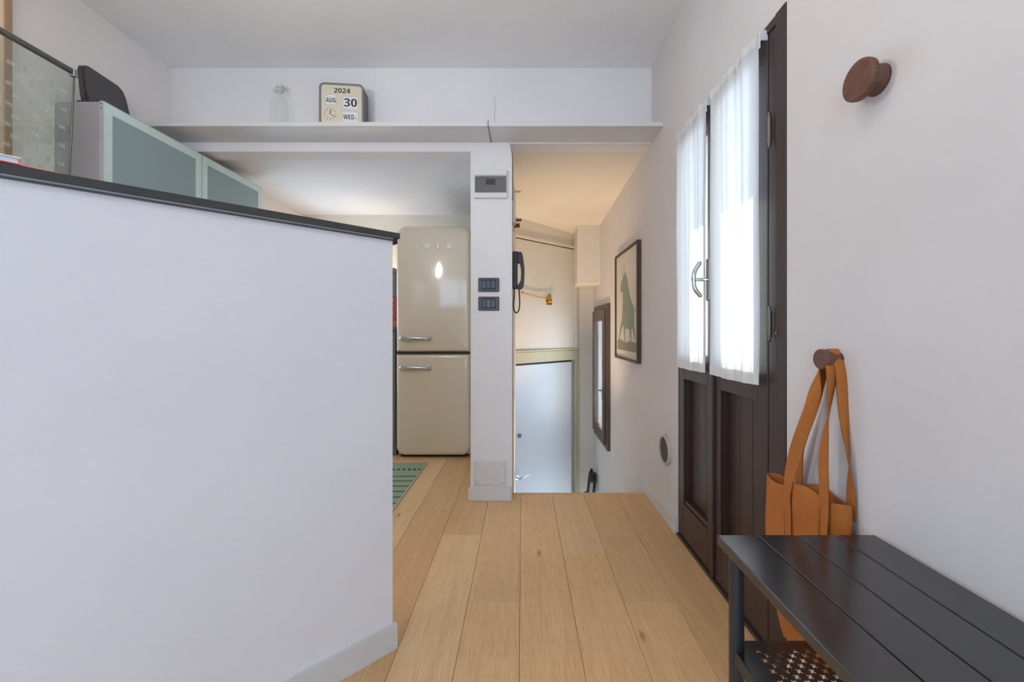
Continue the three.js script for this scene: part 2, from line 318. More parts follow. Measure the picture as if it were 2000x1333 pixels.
{
  const bb = tag(put('baseboard_partition', metreUV(join([partPrism(-0.012, 2.4, 0, 0.012, 0, 0.080), partPrism(-0.010, 2.4, 0, 0.010, 0.080, 0.086)])), M.trim), 'white baseboard along the angled partition wall', 'baseboard', null, 'structure');
  const cap = thing('partition_cap', 'dark grey cap edging on top of the angled partition wall', 'cap', [PC[0], 1.382, PC[1]]);
  put('top', metreUV(partPrism(-0.02, 2.4, -0.13, 0.014, 1.391, 1.409)), M.capTop, cap);
  put('strip', metreUV(partPrism(0.0, 2.4, -0.12, 0.007, 1.3855, 1.391)), M.capStrip, cap);
  put('lip', metreUV(partPrism(-0.006, 2.4, -0.12, 0.010, 1.382, 1.3855)), M.capTop, cap);
  put('end_bracket', metreUV(partPrism(-0.016, 0.0, -0.1, 0.004, 1.374, 1.391)), M.black, cap);
}
{
  const bb = (x0, x1, d0, d1) => join([box(x0, x1, 0, 0.08, d0, d1, 0.002), box(x0 + 0.002, x1, 0.078, 0.086, d0 + 0.0, d1, 0.002)]);
  tag(put('baseboard_right', join([bb(WX - 0.013, WX, DOOR1 + 0.005, 2.70), bb(WX - 0.013, WX, BACK, DOOR0 - 0.02)]), M.trim), 'white baseboard along the right wall', 'baseboard', null, 'structure');
  tag(put('baseboard_pillar', box(-0.342, -0.072, 0, 0.086, 2.581, 2.595, 0.004), M.trim), 'white baseboard at the foot of the pillar', 'baseboard', null, 'structure');
}

// ---------------------------------------------------------------- glazed double door in the right wall
{
  const X = 0.824, dr = thing('door_1', 'dark brown glazed double door with boarded lower panels', 'door', [X, 0, 1.72], null, 'structure');
  const wood = (x0, x1, y0, y1, d0, d1, r = 0.003) => box(x0, x1, y0, y1, d0, d1, r);
  // frame round the opening
  put('jamb', wood(X - 0.008, X + 0.12, 0, DOORTOP, DOOR0 + 0.001, 1.322), M.darkWood, dr);
  put('jamb', wood(X + 0.002, X + 0.10, 0, DOORTOP, 1.322, 1.374), M.darkWood, dr);
  put('jamb', wood(X + 0.0, X + 0.12, 0, DOORTOP, 2.150, DOOR1 - 0.001), M.darkWood, dr);
  put('frame_head', wood(X - 0.004, X + 0.12, 2.072, DOORTOP - 0.001, 1.322, 2.150), M.darkWood, dr);
  put('threshold', box(X - 0.012, X + 0.25, -0.02, 0.012, DOOR0 + 0.001, DOOR1 - 0.001, 0.003), M.darkWood, dr);
  const leaf = (a, b) => {                                 // a leaf between depths a < b
    const lf = new THREE.Group(); lf.name = 'leaf'; lf.position.set(0, 0, -((a + b) / 2 - 1.72)); dr.add(lf);
    const sw = 0.058, T = 0.05;
    for (const d of [a, b - sw]) put('stile', wood(X, X + T, 0.016, 2.07, d, d + sw), M.darkWood, lf);
    for (const [y0, y1] of [[0.016, 0.19], [0.83, 0.962], [2.0, 2.07]]) put('rail', wood(X, X + T, y0, y1, a + sw, b - sw), M.darkWood, lf);
    const n = 3, w = (b - a - 2 * sw) / n;
    for (let i = 0; i < n; i++) put('board', wood(X + 0.034, X + 0.046, 0.185, 0.835, a + sw + i * w + 0.0012, a + sw + (i + 1) * w - 0.0012, 0.002), M.darkWood, lf);
    put('moulding', wood(X + 0.004, X + 0.036, 0.19, 0.212, a + sw, b - sw, 0.008), M.darkWood, lf);
    put('pane', box(X + 0.024, X + 0.028, 0.957, 2.005, a + sw - 0.005, b - sw + 0.005), M.glass, lf);
    return lf;
  };
  const near = leaf(1.376, 1.762), far = leaf(1.764, 2.149);
  put('cover_strip', wood(X - 0.012, X + 0.004, 0.02, 2.06, 1.75, 1.776, 0.005), M.darkWood, near);
  // handle: tall rounded plate, stem, curved grip
  put('handle_plate', box(X - 0.025, X - 0.012, 1.205, 1.39, 1.752, 1.785, 0.006, 3), M.steel, dr);
  put('door_handle', join([capTube([V(X - 0.02, 1.297, 1.765), V(X - 0.075, 1.297, 1.765)], 0.0075, 8, 12), capTube([V(X - 0.06, 1.368, 1.765), V(X - 0.08, 1.335, 1.765), V(X - 0.086, 1.297, 1.765), V(X - 0.08, 1.258, 1.765), V(X - 0.058, 1.228, 1.765)], 0.009, 30, 12)]), M.chrome, dr);
  for (const y of [1.74, 1.10]) {                          // hinges
    const pts = [[0, -0.062], [0.004, -0.058], [0.006, -0.052], [0.004, -0.046], [0.0085, -0.043], [0.0085, -0.001], [0.0075, 0], [0.0085, 0.001], [0.0085, 0.043], [0.004, 0.046], [0.006, 0.052], [0.004, 0.058], [0, 0.062]].map((p) => new THREE.Vector2(...p));
    put('hinge', new THREE.LatheGeometry(pts, 16).translate(X - 0.010, y, -1.350), M.oldIron, dr);
  }
  put('latch_bolt', join([new THREE.CylinderGeometry(0.005, 0.005, 0.004, 12).rotateZ(Math.PI / 2).translate(X - 0.011, 1.07, -1.31)]), M.brass, dr);
}
// sheer curtains on the two leaves
function curtain(d0, d1, label, ph) {
  const y0 = 0.893, y1 = 2.086, X = 0.797, t = thing('sheer_curtain', label, 'curtain', [X, y0, (d0 + d1) / 2], 'sheer curtains on the glazed door');
  const sheet = (ya, yb, off, nV) => {
    const nU = 56, pos = [], idx = [];
    for (let j = 0; j <= nV; j++) for (let i = 0; i <= nU; i++) {
      const u = i / nU, v = j / nV, y = ya + (yb - ya) * v, f = (y - y0) / (y1 - y0);
      const fold = 0.0035 * Math.sin(u * 17 + ph + 0.8 * Math.sin(f * 3 + ph)) + 0.002 * Math.sin(u * 41 + 2 * ph) + 0.0015 * Math.sin(f * 9 + u * 6);
      const dd = d0 + (d1 - d0) * u + 0.003 * Math.sin(f * 5 + ph) * (u - 0.5);
      pos.push(X + fold + off, y - 0.008 * (1 - f) * Math.sin(u * 3.14) * 0.5, -dd);
    }
    for (let j = 0; j < nV; j++) for (let i = 0; i < nU; i++) { const a = j * (nU + 1) + i, b = a + nU + 1; idx.push(a, b, a + 1, a + 1, b, b + 1); }
    const g = new THREE.BufferGeometry(); g.setAttribute('position', new THREE.Float32BufferAttribute(pos, 3)); g.setIndex(idx); g.computeVertexNormals(); return g;
  };
  put('fabric', sheet(y0, y1, 0, 60), M.curtain, t);
  put('bottom_hem', sheet(y0, y0 + 0.042, -0.0015, 4), M.hem, t);
  put('top_hem', sheet(y1 - 0.035, y1, -0.0015, 4), M.hem, t);
  put('rod', bar(V(X + 0.006, y1 - 0.018, d0 - 0.006), V(X + 0.006, y1 - 0.018, d1 + 0.004), 0.004, 10), M.white, t);
  put('rod_hook', join([box(X - 0.002, X + 0.028, y1 - 0.032, y1 + 0.002, d0 - 0.012, d0 - 0.007, 0.002), box(X - 0.004, X + 0.002, y1 - 0.06, y1 - 0.03, d0 - 0.013, d0 - 0.008, 0.001)]), M.white, t);
}
curtain(1.386, 1.728, 'white sheer curtain on the near leaf of the glazed door, with the larger sunlit patch', 0.4);
curtain(1.784, 2.120, 'white sheer curtain on the far leaf of the glazed door, behind the chrome handle', 2.1);

// ---------------------------------------------------------------- small window on the stairs
{
  const { d0, d1, y0, y1 } = SLIT, w = thing('window_1', 'tall narrow dark brown window with a curved handle above the stairs', 'window', [WX, y0, (d0 + d1) / 2], null, 'structure');
  const a = d0 - 0.12, b = d1 + 0.10, c = y0 - 0.09, e = y1 + 0.09;
  put('window_frame', join([box(0.79, 0.86, c, e, a, a + 0.1, 0.004), box(0.79, 0.86, c, e, b - 0.08, b, 0.004), box(0.79, 0.86, c, c + 0.09, a + 0.1, b - 0.08, 0.004), box(0.79, 0.86, e - 0.09, e, a + 0.1, b - 0.08, 0.004)]), M.windowWood, w);
  const s0 = a + 0.05, s1 = b - 0.04, t0 = c + 0.05, t1 = e - 0.05;
  const sash = put('sash', join([box(0.768, 0.80, t0, t1, s0, s0 + 0.09, 0.005), box(0.768, 0.80, t0, t1, s1 - 0.08, s1, 0.005), box(0.768, 0.80, t0, t0 + 0.11, s0 + 0.09, s1 - 0.08, 0.005), box(0.768, 0.80, t1 - 0.11, t1, s0 + 0.09, s1 - 0.08, 0.005)]), M.windowWood, w);
  put('pane', box(0.782, 0.786, t0 + 0.1, t1 - 0.1, s0 + 0.085, s1 - 0.075), M.glass, sash);
  put('window_handle', join([box(0.756, 0.769, 0.42, 0.53, s0 + 0.03, s0 + 0.055, 0.005), capTube([V(0.765, 0.5, s0 + 0.042), V(0.725, 0.505, s0 + 0.042), V(0.708, 0.49, s0 + 0.05), V(0.700, 0.45, s0 + 0.06), V(0.699, 0.40, s0 + 0.065)], 0.008, 30, 10)]), M.steel, w);
}

{
  const w = thing('window_4', 'added low window beside the entrance landing, below the floor edge', 'window', [WX + 0.2, -1.2, 3.92], null, 'structure');  // unseen window, added to throw blue daylight on the entrance door
  put('window_frame', join([box(1.0, 1.05, -1.3, -1.26, 3.3, 4.5), box(1.0, 1.05, -0.72, -0.68, 3.3, 4.5), box(1.0, 1.05, -1.26, -0.72, 3.3, 3.34), box(1.0, 1.05, -1.26, -0.72, 4.46, 4.5)]), M.white, w);
  put('pane', box(1.022, 1.027, -1.26, -0.72, 3.34, 4.46), M.glass, w);
}
// ---------------------------------------------------------------- framed print on the right wall
{
  const d0 = 2.82, d1 = 3.50, y0 = 0.847, y1 = 1.704, t = thing('framed_print', 'framed print of a sage green horned animal on the right wall', 'picture', [WX, y0, (d0 + d1) / 2]);
  const cv = document.createElement('canvas'); cv.width = 816; cv.height = 1028; const c = cv.getContext('2d');
  c.fillStyle = '#d6cdbf'; c.fillRect(0, 0, 816, 1028);
  c.fillStyle = '#96907f'; c.beginPath(); c.moveTo(40, 865); c.bezierCurveTo(200, 820, 330, 900, 470, 870); c.bezierCurveTo(600, 845, 700, 880, 776, 866); c.lineTo(776, 960); c.lineTo(40, 960); c.fill();
  c.strokeStyle = '#817b6d'; c.lineWidth = 5; for (let i = 0; i < 4; i++) { c.beginPath(); c.moveTo(40, 895 + i * 18); c.bezierCurveTo(250, 885 + i * 18, 500, 905 + i * 18, 776, 893 + i * 18); c.stroke(); }
  c.fillStyle = '#8f9780';
  c.beginPath();                                           // neck, chest and body
  c.moveTo(236, 262); c.bezierCurveTo(190, 275, 168, 330, 176, 356); c.bezierCurveTo(200, 388, 240, 372, 262, 372);
  c.bezierCurveTo(272, 450, 262, 560, 245, 640); c.lineTo(170, 720); c.lineTo(90, 872); c.lineTo(118, 874); c.lineTo(235, 742); c.lineTo(300, 712); c.lineTo(340, 872); c.lineTo(372, 872); c.lineTo(372, 745);
  c.lineTo(520, 752); c.lineTo(560, 862); c.lineTo(588, 862); c.lineTo(596, 758); c.lineTo(640, 750); c.lineTo(716, 846); c.lineTo(742, 842); c.lineTo(690, 690);
  c.bezierCurveTo(700, 600, 700, 560, 640, 520); c.bezierCurveTo(560, 480, 520, 400, 470, 300); c.bezierCurveTo(440, 250, 420, 236, 396, 224); c.lineTo(420, 200); c.lineTo(372, 206); c.lineTo(300, 214); c.closePath(); c.fill();
  c.lineCap = 'round'; c.strokeStyle = '#8f9780'; c.lineWidth = 16; c.beginPath(); c.moveTo(286, 224); c.bezierCurveTo(236, 190, 224, 160, 232, 118); c.stroke(); c.beginPath(); c.moveTo(362, 216); c.bezierCurveTo(318, 176, 310, 140, 322, 100); c.stroke();
  c.lineWidth = 10; c.beginPath(); c.moveTo(690, 560); c.bezierCurveTo(730, 590, 740, 640, 752, 540); c.stroke();
  const tx = new THREE.CanvasTexture(cv); tx.colorSpace = THREE.SRGBColorSpace;
  const fw = 0.018;
  put('frame', join([box(0.79, WX, y0, y1, d0, d0 + fw, 0.002), box(0.79, WX, y0, y1, d1 - fw, d1, 0.002), box(0.79, WX, y0, y0 + fw, d0 + fw, d1 - fw, 0.002), box(0.79, WX, y1 - fw, y1, d0 + fw, d1 - fw, 0.002)]), std({ color: '#4d382e', roughness: 0.5 }), t);
  const g = new THREE.PlaneGeometry(d1 - d0 - 2 * fw, y1 - y0 - 2 * fw); g.rotateY(-Math.PI / 2); g.translate(0.802, (y0 + y1) / 2, -(d0 + d1) / 2);
  put('print', g, std({ map: tx, roughness: 0.8 }), t);
  put('backing', box(0.803, WX, y0 + 0.004, y1 - 0.004, d0 + 0.004, d1 - 0.004), M.paper, t);
}

// ---------------------------------------------------------------- round vent
{
  const t = thing('air_vent', 'round white air vent with a mesh grille low on the right wall', 'vent', [WX, 0.40, 2.326]);
  const ring = new THREE.LatheGeometry([[0.069, 0.002], [0.069, 0.016], [0.073, 0.020], [0.078, 0.018], [0.085, 0.010], [0.087, 0.0]].map((p) => new THREE.Vector2(...p)), 48);
  local('ring', turnX(ring), std({ color: '#bdb4ac', roughness: 0.5 }), t);
  local('backing', turnX(new THREE.CylinderGeometry(0.0695, 0.0695, 0.004, 40).translate(0, 0.003, 0)), std({ color: '#3b3531', roughness: 0.9 }), t);  // dark colour stands for the shade inside the vent opening
  const wires = [];
  for (let i = -6; i <= 6; i++) for (const s of [1, -1]) { const o = i * 0.0108, h = Math.sqrt(0.069 * 0.069 - o * o), k = Math.SQRT1_2; wires.push(bar(new THREE.Vector3(-0.014, k * (o - h), s * k * (o + h)), new THREE.Vector3(-0.014, k * (o + h), s * k * (o - h)), 0.0013, 6)); }
  local('grille', join(wires), std({ color: '#756b64', roughness: 0.5, metalness: 0.3 }), t);
}

// ---------------------------------------------------------------- wooden wall hooks
{
  const t = thing('wall_hook', 'large round walnut wall hook, empty, high on the right wall', 'hook', [WX, 1.655, 0.942], 'walnut wall hooks');
  local('disc', metreUV(turnX(new THREE.LatheGeometry([[0, 0.052], [0.040, 0.052], [0.0445, 0.049], [0.0455, 0.044], [0.0445, 0.036], [0.036, 0.030], [0.030, 0.026]].map((p) => new THREE.Vector2(...p)), 64))), M.walnut, t);
  local('neck', metreUV(turnX(new THREE.LatheGeometry([[0.026, 0.03], [0.030, 0.02], [0.0335, 0.006], [0.0335, 0.0005], [0, 0.0005]].map((p) => new THREE.Vector2(...p)), 48))), M.walnut, t);
  const s = thing('wall_hook', 'small walnut wall hook carrying the tote bag', 'hook', [WX, 1.004, 1.064], 'walnut wall hooks');
  local('disc', metreUV(turnX(new THREE.LatheGeometry([[0, 0.048], [0.0235, 0.048], [0.0262, 0.0455], [0.0265, 0.042], [0.0255, 0.030], [0.022, 0.024]].map((p) => new THREE.Vector2(...p)), 48))), M.walnut, s);
  local('neck', metreUV(turnX(new THREE.LatheGeometry([[0.0225, 0.025], [0.019, 0.016], [0.0195, 0.004], [0.021, 0.0005], [0, 0.0005]].map((p) => new THREE.Vector2(...p)), 40))), M.walnut, s);
}

// ---------------------------------------------------------------- tote bag
{
  const t = thing('tote_bag', 'tan canvas tote bag hanging from the small walnut hook beside the bench', 'bag', [0.775, 0.19, 1.13]);
  // body: ring of points round the bag, from the bottom up. f = 0 bottom ... 1 rim
  const N = 64, rows = 26, ring = (f, inset) => {
    const y = 0.19 + 0.445 * f, out = [];
    const dl = 1.275 - 0.085 * Math.pow(1 - f, 2.5), dr = 0.994 + 0.055 * Math.pow(1 - f, 3), cx = (dl + dr) / 2, hw = (dl - dr) / 2 - inset;
    for (let i = 0; i < N; i++) {
      const a = i / N * Math.PI * 2, ca = Math.cos(a), sa = Math.sin(a), s = Math.sign(ca) * Math.pow(Math.abs(ca), 0.8);   // s: -1 near end ... 1 far end
      const far = (s + 1) / 2, thick = (0.021 + 0.012 * far) * (0.35 + 0.65 * Math.min(1, f * 3.2)) - inset;
      const mid = 0.797 - 0.028 * far - 0.006 * (1 - f);
      const wr = 0.003 * Math.sin(s * 9 + f * 5) * (sa < 0 ? 1 : 0.3) + 0.004 * Math.sin(f * 11 + s * 4) * (1 - f) * (sa < 0 ? 1 : 0);
      const topSag = f > 0.9 ? -0.014 * Math.sin((far) * Math.PI) * Math.sin(far * 9 + 1) * (f - 0.9) * 10 : 0;
      out.push(new THREE.Vector3(Math.min(0.8185, mid + thick * Math.sign(sa) * Math.pow(Math.abs(sa), 0.75) + wr), y + topSag + 0.018 * (1 - far) * f, -(cx + hw * s)));
    }
    return out;
  };
  const outer = []; for (let k = 0; k <= rows; k++) outer.push(ring(k / rows, 0));
  const inner = []; for (let k = rows; k >= 6; k--) inner.push(ring(k / rows, 0.003));
  const body = loft([...outer, ...inner], true, true); put('body', body, M.bag, t);
  const ribbon = (pts, dirs, w, th = 0.003) => {           // flat band along pts; dirs give its width direction
    const c = new THREE.CatmullRomCurve3(pts, false, 'centripetal'), cd = new THREE.CatmullRomCurve3(dirs, false, 'centripetal'), n = 70, rings = [];
    for (let i = 0; i <= n; i++) {
      const p = c.getPoint(i / n), tn = c.getTangent(i / n), wd = cd.getPoint(i / n); wd.sub(tn.clone().multiplyScalar(wd.dot(tn))).normalize();
      const nn = tn.clone().cross(wd).normalize(); rings.push([[-1, -1], [0, -1.15], [1, -1], [1, 1], [0, 1.15], [-1, 1]].map(([a, b]) => p.clone().addScaledVector(wd, a * w / 2).addScaledVector(nn, b * th / 2)));
    }
    return loft(rings);
  };
  const surf = (d, f, lift = 0.002) => {                   // point on the front of the body at depth d, height fraction f
    const dl = 1.275 - 0.085 * Math.pow(1 - f, 2.5), dr = 0.994 + 0.055 * Math.pow(1 - f, 3), s = Math.max(-1, Math.min(1, (d - (dl + dr) / 2) / ((dl - dr) / 2)));
    const ca = Math.sign(s) * Math.pow(Math.abs(s), 1.25), r = ring(f, 0), a = Math.PI * 2 - Math.acos(ca), i = Math.round(a / (Math.PI * 2) * N) % N;
    return new THREE.Vector3(r[i].x - lift, r[i].y, -d);
  };
  const Dd = new THREE.Vector3(0, 0, -1), Dx = new THREE.Vector3(1, 0, 0), Dm = new THREE.Vector3(0.7, 0, -0.7), De = new THREE.Vector3(-0.75, 0, -0.6);
  // front handle: far seam -> over the hook -> near seam
  const front = put('handle', ribbon([surf(1.15, 0.35), surf(1.152, 0.6), surf(1.155, 0.82), surf(1.156, 0.97, 0.004), V(0.757, 0.76, 1.128), V(0.775, 0.88, 1.096), V(0.789, 0.985, 1.082), V(0.790, 1.026, 1.064), V(0.788, 0.99, 1.044), V(0.779, 0.88, 1.040), V(0.768, 0.76, 1.044), surf(1.04, 0.97, 0.004), surf(1.042, 0.82), surf(1.044, 0.6), surf(1.046, 0.35)],
    [Dd, Dd, Dd, Dd, De, De, Dm, Dx, Dx, Dm, Dd, Dd, Dd, Dd, Dd], 0.030), M.bag, t);
  const back = put('handle', ribbon([V(0.806, 0.60, 1.195), V(0.804, 0.66, 1.188), V(0.799, 0.76, 1.158), V(0.799, 0.88, 1.118), V(0.804, 0.985, 1.088), V(0.806, 1.030, 1.064), V(0.806, 0.99, 1.041), V(0.808, 0.88, 1.030), V(0.810, 0.76, 1.016), V(0.812, 0.67, 1.012), V(0.813, 0.61, 1.012)],
    [Dd, Dd, Dm, Dx, Dx, Dx, Dx, Dx, Dm, Dd, Dd], 0.026), M.bag, t);
  const seams = [1.165, 1.054].map((d) => tube([0.95, 0.8, 0.6, 0.4, 0.2].map((f) => surf(d - 0.004 * (1 - f), f, 0.003)), 0.0016, 40, 6));
  put('seam', seams[0], M.stitch, t); put('seam', seams[1], M.stitch, t);
}

// ---------------------------------------------------------------- bench with perforated shelf
{
  const x0 = 0.447, x1 = 0.808, d0 = 0.06, d1 = 0.94, top = 0.61, t = thing('shoe_bench', 'black slatted metal bench with a perforated shelf beneath, along the right wall', 'bench', [(x0 + x1) / 2, 0, (d0 + d1) / 2]);
  const w = (x1 - x0) / 4;
  for (let i = 0; i < 4; i++) put('slat', box(x0 + i * w + (i ? 0.0012 : 0), x0 + (i + 1) * w - (i < 3 ? 0.0012 : 0), top - 0.022, top, d0, d1, 0.0025, 2), M.bench, t);
  for (const d of [d1 - 0.05, d0 + 0.02]) put('apron', box(x0 + 0.02, x1 - 0.01, top - 0.04, top - 0.0225, d, d + 0.03), M.benchFrame, t);
  for (const [x, d] of [[x0 + 0.029, d1 - 0.03], [x1 - 0.02, d1 - 0.03], [x0 + 0.029, d0 + 0.03], [x1 - 0.02, d0 + 0.03]]) put('leg', new THREE.CylinderGeometry(0.0155, 0.0155, top - 0.024, 24).translate(x, (top - 0.024) / 2 + 0.001, -d), M.benchFrame, t);
  // perforated shelf: small tiles, each with a cross cut out
  const ys = 0.374, sx0 = x0 + 0.035, sx1 = x1 - 0.012, sd0 = d0 + 0.02, sd1 = d1 - 0.012, a = 0.027, tiles = [];
  const cell = (w2) => {
    const s = new THREE.Shape([[-w2 / 2, -a / 4], [w2 / 2, -a / 4], [w2 / 2, a / 4], [-w2 / 2, a / 4]].map((p) => new THREE.Vector2(...p)));
    const k = 0.0021, L = 0.0066, q = Math.SQRT1_2, cross = [[k, k], [k, L], [-k, L], [-k, k], [-L, k], [-L, -k], [-k, -k], [-k, -L], [k, -L], [k, -k], [L, -k], [L, k]].map(([x, y]) => new THREE.Vector2((x - y) * q, (x + y) * q));
    s.holes.push(new THREE.Path(cross)); return new THREE.ExtrudeGeometry(s, { depth: 0.0015, bevelEnabled: false }).rotateX(-Math.PI / 2);
  };
  const base = flat(cell(a)); base.deleteAttribute('uv');
  const hx0 = sx0 + 0.022, rowsN = Math.floor((sd1 - 0.02 - sd0 - 0.02) / (a / 2)), nx = 10, hx1 = hx0 + (nx + 0.5) * a, hd1 = sd1 - 0.022, hd0 = hd1 - rowsN * a / 2;
  for (let r = 0; r < rowsN; r++) { const off = r % 2 ? a / 2 : 0; for (let i = 0; i < nx; i++) tiles.push(base.clone().translate(hx0 + off + (i + 0.5) * a, ys, -(hd1 - (r + 0.5) * a / 2))); }
  const fill = (p, q, r, s) => { const g = flat(box(p, q, ys, ys + 0.0015, r, s)); g.deleteAttribute('uv'); return g; };
  for (let r = 0; r < rowsN; r++) { const dd = hd1 - (r + 1) * a / 2; if (r % 2) tiles.push(fill(hx0, hx0 + a / 2, dd, dd + a / 2)); else tiles.push(fill(hx1 - a / 2, hx1, dd, dd + a / 2)); }
  tiles.push(fill(sx0 - 0.013, hx0, sd0, sd1), fill(hx1, sx1, sd0, sd1), fill(hx0, hx1, hd1, sd1), fill(hx0, hx1, sd0, hd0));
  put('perforated_shelf', mergeGeometries(tiles, false), M.bench, t);
  put('shelf_rim', join([box(sx0 - 0.016, sx0 - 0.013, ys - 0.028, ys + 0.003, sd0, sd1 - 0.03), box(sx1, sx1 + 0.003, ys - 0.02, ys + 0.002, sd0, sd1), box(sx0 - 0.013, sx1, ys - 0.02, ys, sd1 - 0.003, sd1), box(sx0 - 0.013, sx1, ys - 0.02, ys, sd0, sd0 + 0.003)]), M.benchFrame, t);
}

// ---------------------------------------------------------------- pillar fittings
{
  const F = 2.595, t = thing('fuse_box', 'white wall fuse box with a smoked grey window on the pillar', 'fuse box', [-0.2, 1.914, F]);
  put('body', box(-0.304, -0.096, 1.912, 2.09, F - 0.022, F, 0.004), M.white, t);
  put('lid_strip', box(-0.304, -0.096, 2.052, 2.088, F - 0.03, F - 0.022, 0.003), M.white, t);
  const wn = put('smoked_window', box(-0.297, -0.101, 1.945, 2.046, F - 0.029, F - 0.021, 0.003), M.smoke, t);
  put('breakers', join([box(-0.228, -0.168, 1.99, 2.028, F - 0.0305, F - 0.0288, 0.0008), ...[0, 1, 2].map((i) => box(-0.212 + i * 0.016, -0.202 + i * 0.016, 2.004 - 0.004 * (i === 0), 2.016, F - 0.032, F - 0.0304))]), M.phone, wn);
  for (const x of [-0.278, -0.117]) put('screw', new THREE.CylinderGeometry(0.004, 0.004, 0.003, 12).rotateX(Math.PI / 2).translate(x, 2.03, -F + 0.03), M.black, wn);
  for (const [y, nm, lb] of [[1.366, 0, 'dark grey light switch plate on the pillar, the upper of two'], [1.247, 1, 'dark grey light switch plate on the pillar, the lower of two']]) {
    const s = thing('light_switch', lb, 'switch', [-0.212, y, F], 'switch plates on the pillar');
    const X = -0.212; put('plate', box(X - 0.066, X + 0.066, y - 0.044, y + 0.044, F - 0.012, F, 0.008, 3), M.plateDark, s);
    put('trim_ring', box(X - 0.045, X + 0.045, y - 0.031, y + 0.034, F - 0.0145, F - 0.011, 0.002), M.black, s);
    for (const k of nm ? [-1, 0, 1] : [-1, 0, 1]) put('rocker', box(X + k * 0.028 - 0.013, X + k * 0.028 + 0.013, y - 0.026, y + 0.024, F - 0.019 - 0.002 * (k === 0), F - 0.0135, 0.002), k === (nm ? 0 : 2) ? M.plateMid : M.plateDark, s);
  }
  const p = thing('access_plate', 'white square cover plate with corner screws at the foot of the pillar', 'cover plate', [-0.205, 0.10, F]);
  put('frame', box(-0.308, -0.100, 0.094, 0.254, F - 0.004, F, 0.002), M.trim, p);
  put('plate', box(-0.300, -0.110, 0.102, 0.246, F - 0.009, F - 0.0035, 0.002), M.trim, p);
  for (const [x, y] of [[-0.286, 0.232], [-0.124, 0.232], [-0.286, 0.116], [-0.124, 0.116]]) put('screw', new THREE.CylinderGeometry(0.0035, 0.0035, 0.003, 10).rotateX(Math.PI / 2).translate(x, y, -F + 0.0095), M.steel, p);
  // loose cables near the beam
  const c1 = tag(put('cable', tube([V(-0.078, 2.262, 2.594), V(-0.074, 2.255, 2.592), V(-0.070, 2.235, 2.592), V(-0.064, 2.19, 2.594), V(-0.062, 2.15, 2.6), V(-0.062, 2.02, 2.61), V(-0.06, 1.92, 2.66)], 0.0022, 40, 6), M.phone), 'thin dark cable running down the right edge of the pillar', 'cable');
  const c2 = tag(put('cable', tube([V(-0.196, 2.298, 2.379), V(-0.199, 2.290, 2.381), V(-0.199, 2.268, 2.383), V(-0.197, 2.266, 2.45), V(-0.194, 2.266, 2.59)], 0.0018, 40, 6), M.phone), 'thin dark cable hanging over the front edge of the long shelf', 'cable');
  tag(put('cable_trunking', box(-0.196, -0.176, 2.294, 2.56, 2.585, 2.596, 0.002), M.wall), 'white cable trunking on the wall above the long shelf', 'trunking');
}
// intercom handset on the stair side of the pillar
{
  const X = -0.065, d = 2.76, t = thing('intercom_phone', 'dark grey intercom handset with a looped cord on the side of the pillar', 'intercom', [X, 1.35, d]);
  put('base', box(X, X + 0.034, 1.358, 1.604, d - 0.045, d + 0.045, 0.007, 3), M.phone, t);
  const prof = [[0.036, 1.602], [0.058, 1.602], [0.066, 1.585], [0.076, 1.52], [0.079, 1.47], [0.076, 1.40], [0.070, 1.37], [0.058, 1.357], [0.036, 1.357], [0.036, 1.378], [0.044, 1.39], [0.056, 1.41], [0.059, 1.47], [0.055, 1.51], [0.048, 1.53], [0.036, 1.535]];
  const g = new THREE.ExtrudeGeometry(new THREE.Shape(prof.map(([x, y]) => new THREE.Vector2(X + x, y))), { depth: 0.036, bevelEnabled: true, bevelSize: 0.002, bevelThickness: 0.003, bevelSegments: 2 }); g.translate(0, 0, -d - 0.018);
  put('handset', g, M.phone, t);
  put('cord', tube([V(X + 0.012, 1.36, d), V(X + 0.010, 1.30, d), V(X + 0.006, 1.24, d), V(X + 0.014, 1.205, d), V(X + 0.026, 1.195, d), V(X + 0.040, 1.21, d), V(X + 0.047, 1.25, d), V(X + 0.046, 1.31, d), V(X + 0.042, 1.36, d)], 0.0045, 60, 8), M.black, t);
  const j = thing('junction_box', 'small cream junction box high on the stair side of the pillar', 'junction box', [X, 1.8, 3.0]);
  put('box', box(X, X + 0.02, 1.79, 2.02, 2.70, 2.79, 0.006, 3), M.cream, j);
  put('cable', tube([V(X + 0.004, 1.99, 2.82), V(X + 0.007, 1.92, 2.86), V(X + 0.006, 1.85, 2.9), V(X + 0.007, 1.8, 3.0)], 0.002, 30, 6), M.phone, j);
  const h = thing('wall_peg', 'small brown wooden peg high on the stair side wall', 'peg', [X, 1.99, 3.4]);
  put('peg', box(X, X + 0.06, 1.985, 2.0, 3.38, 3.42, 0.004), M.walnut, h); put('plate', box(X, X + 0.045, 1.93, 1.965, 3.39, 3.41, 0.004), M.walnut, h);
}

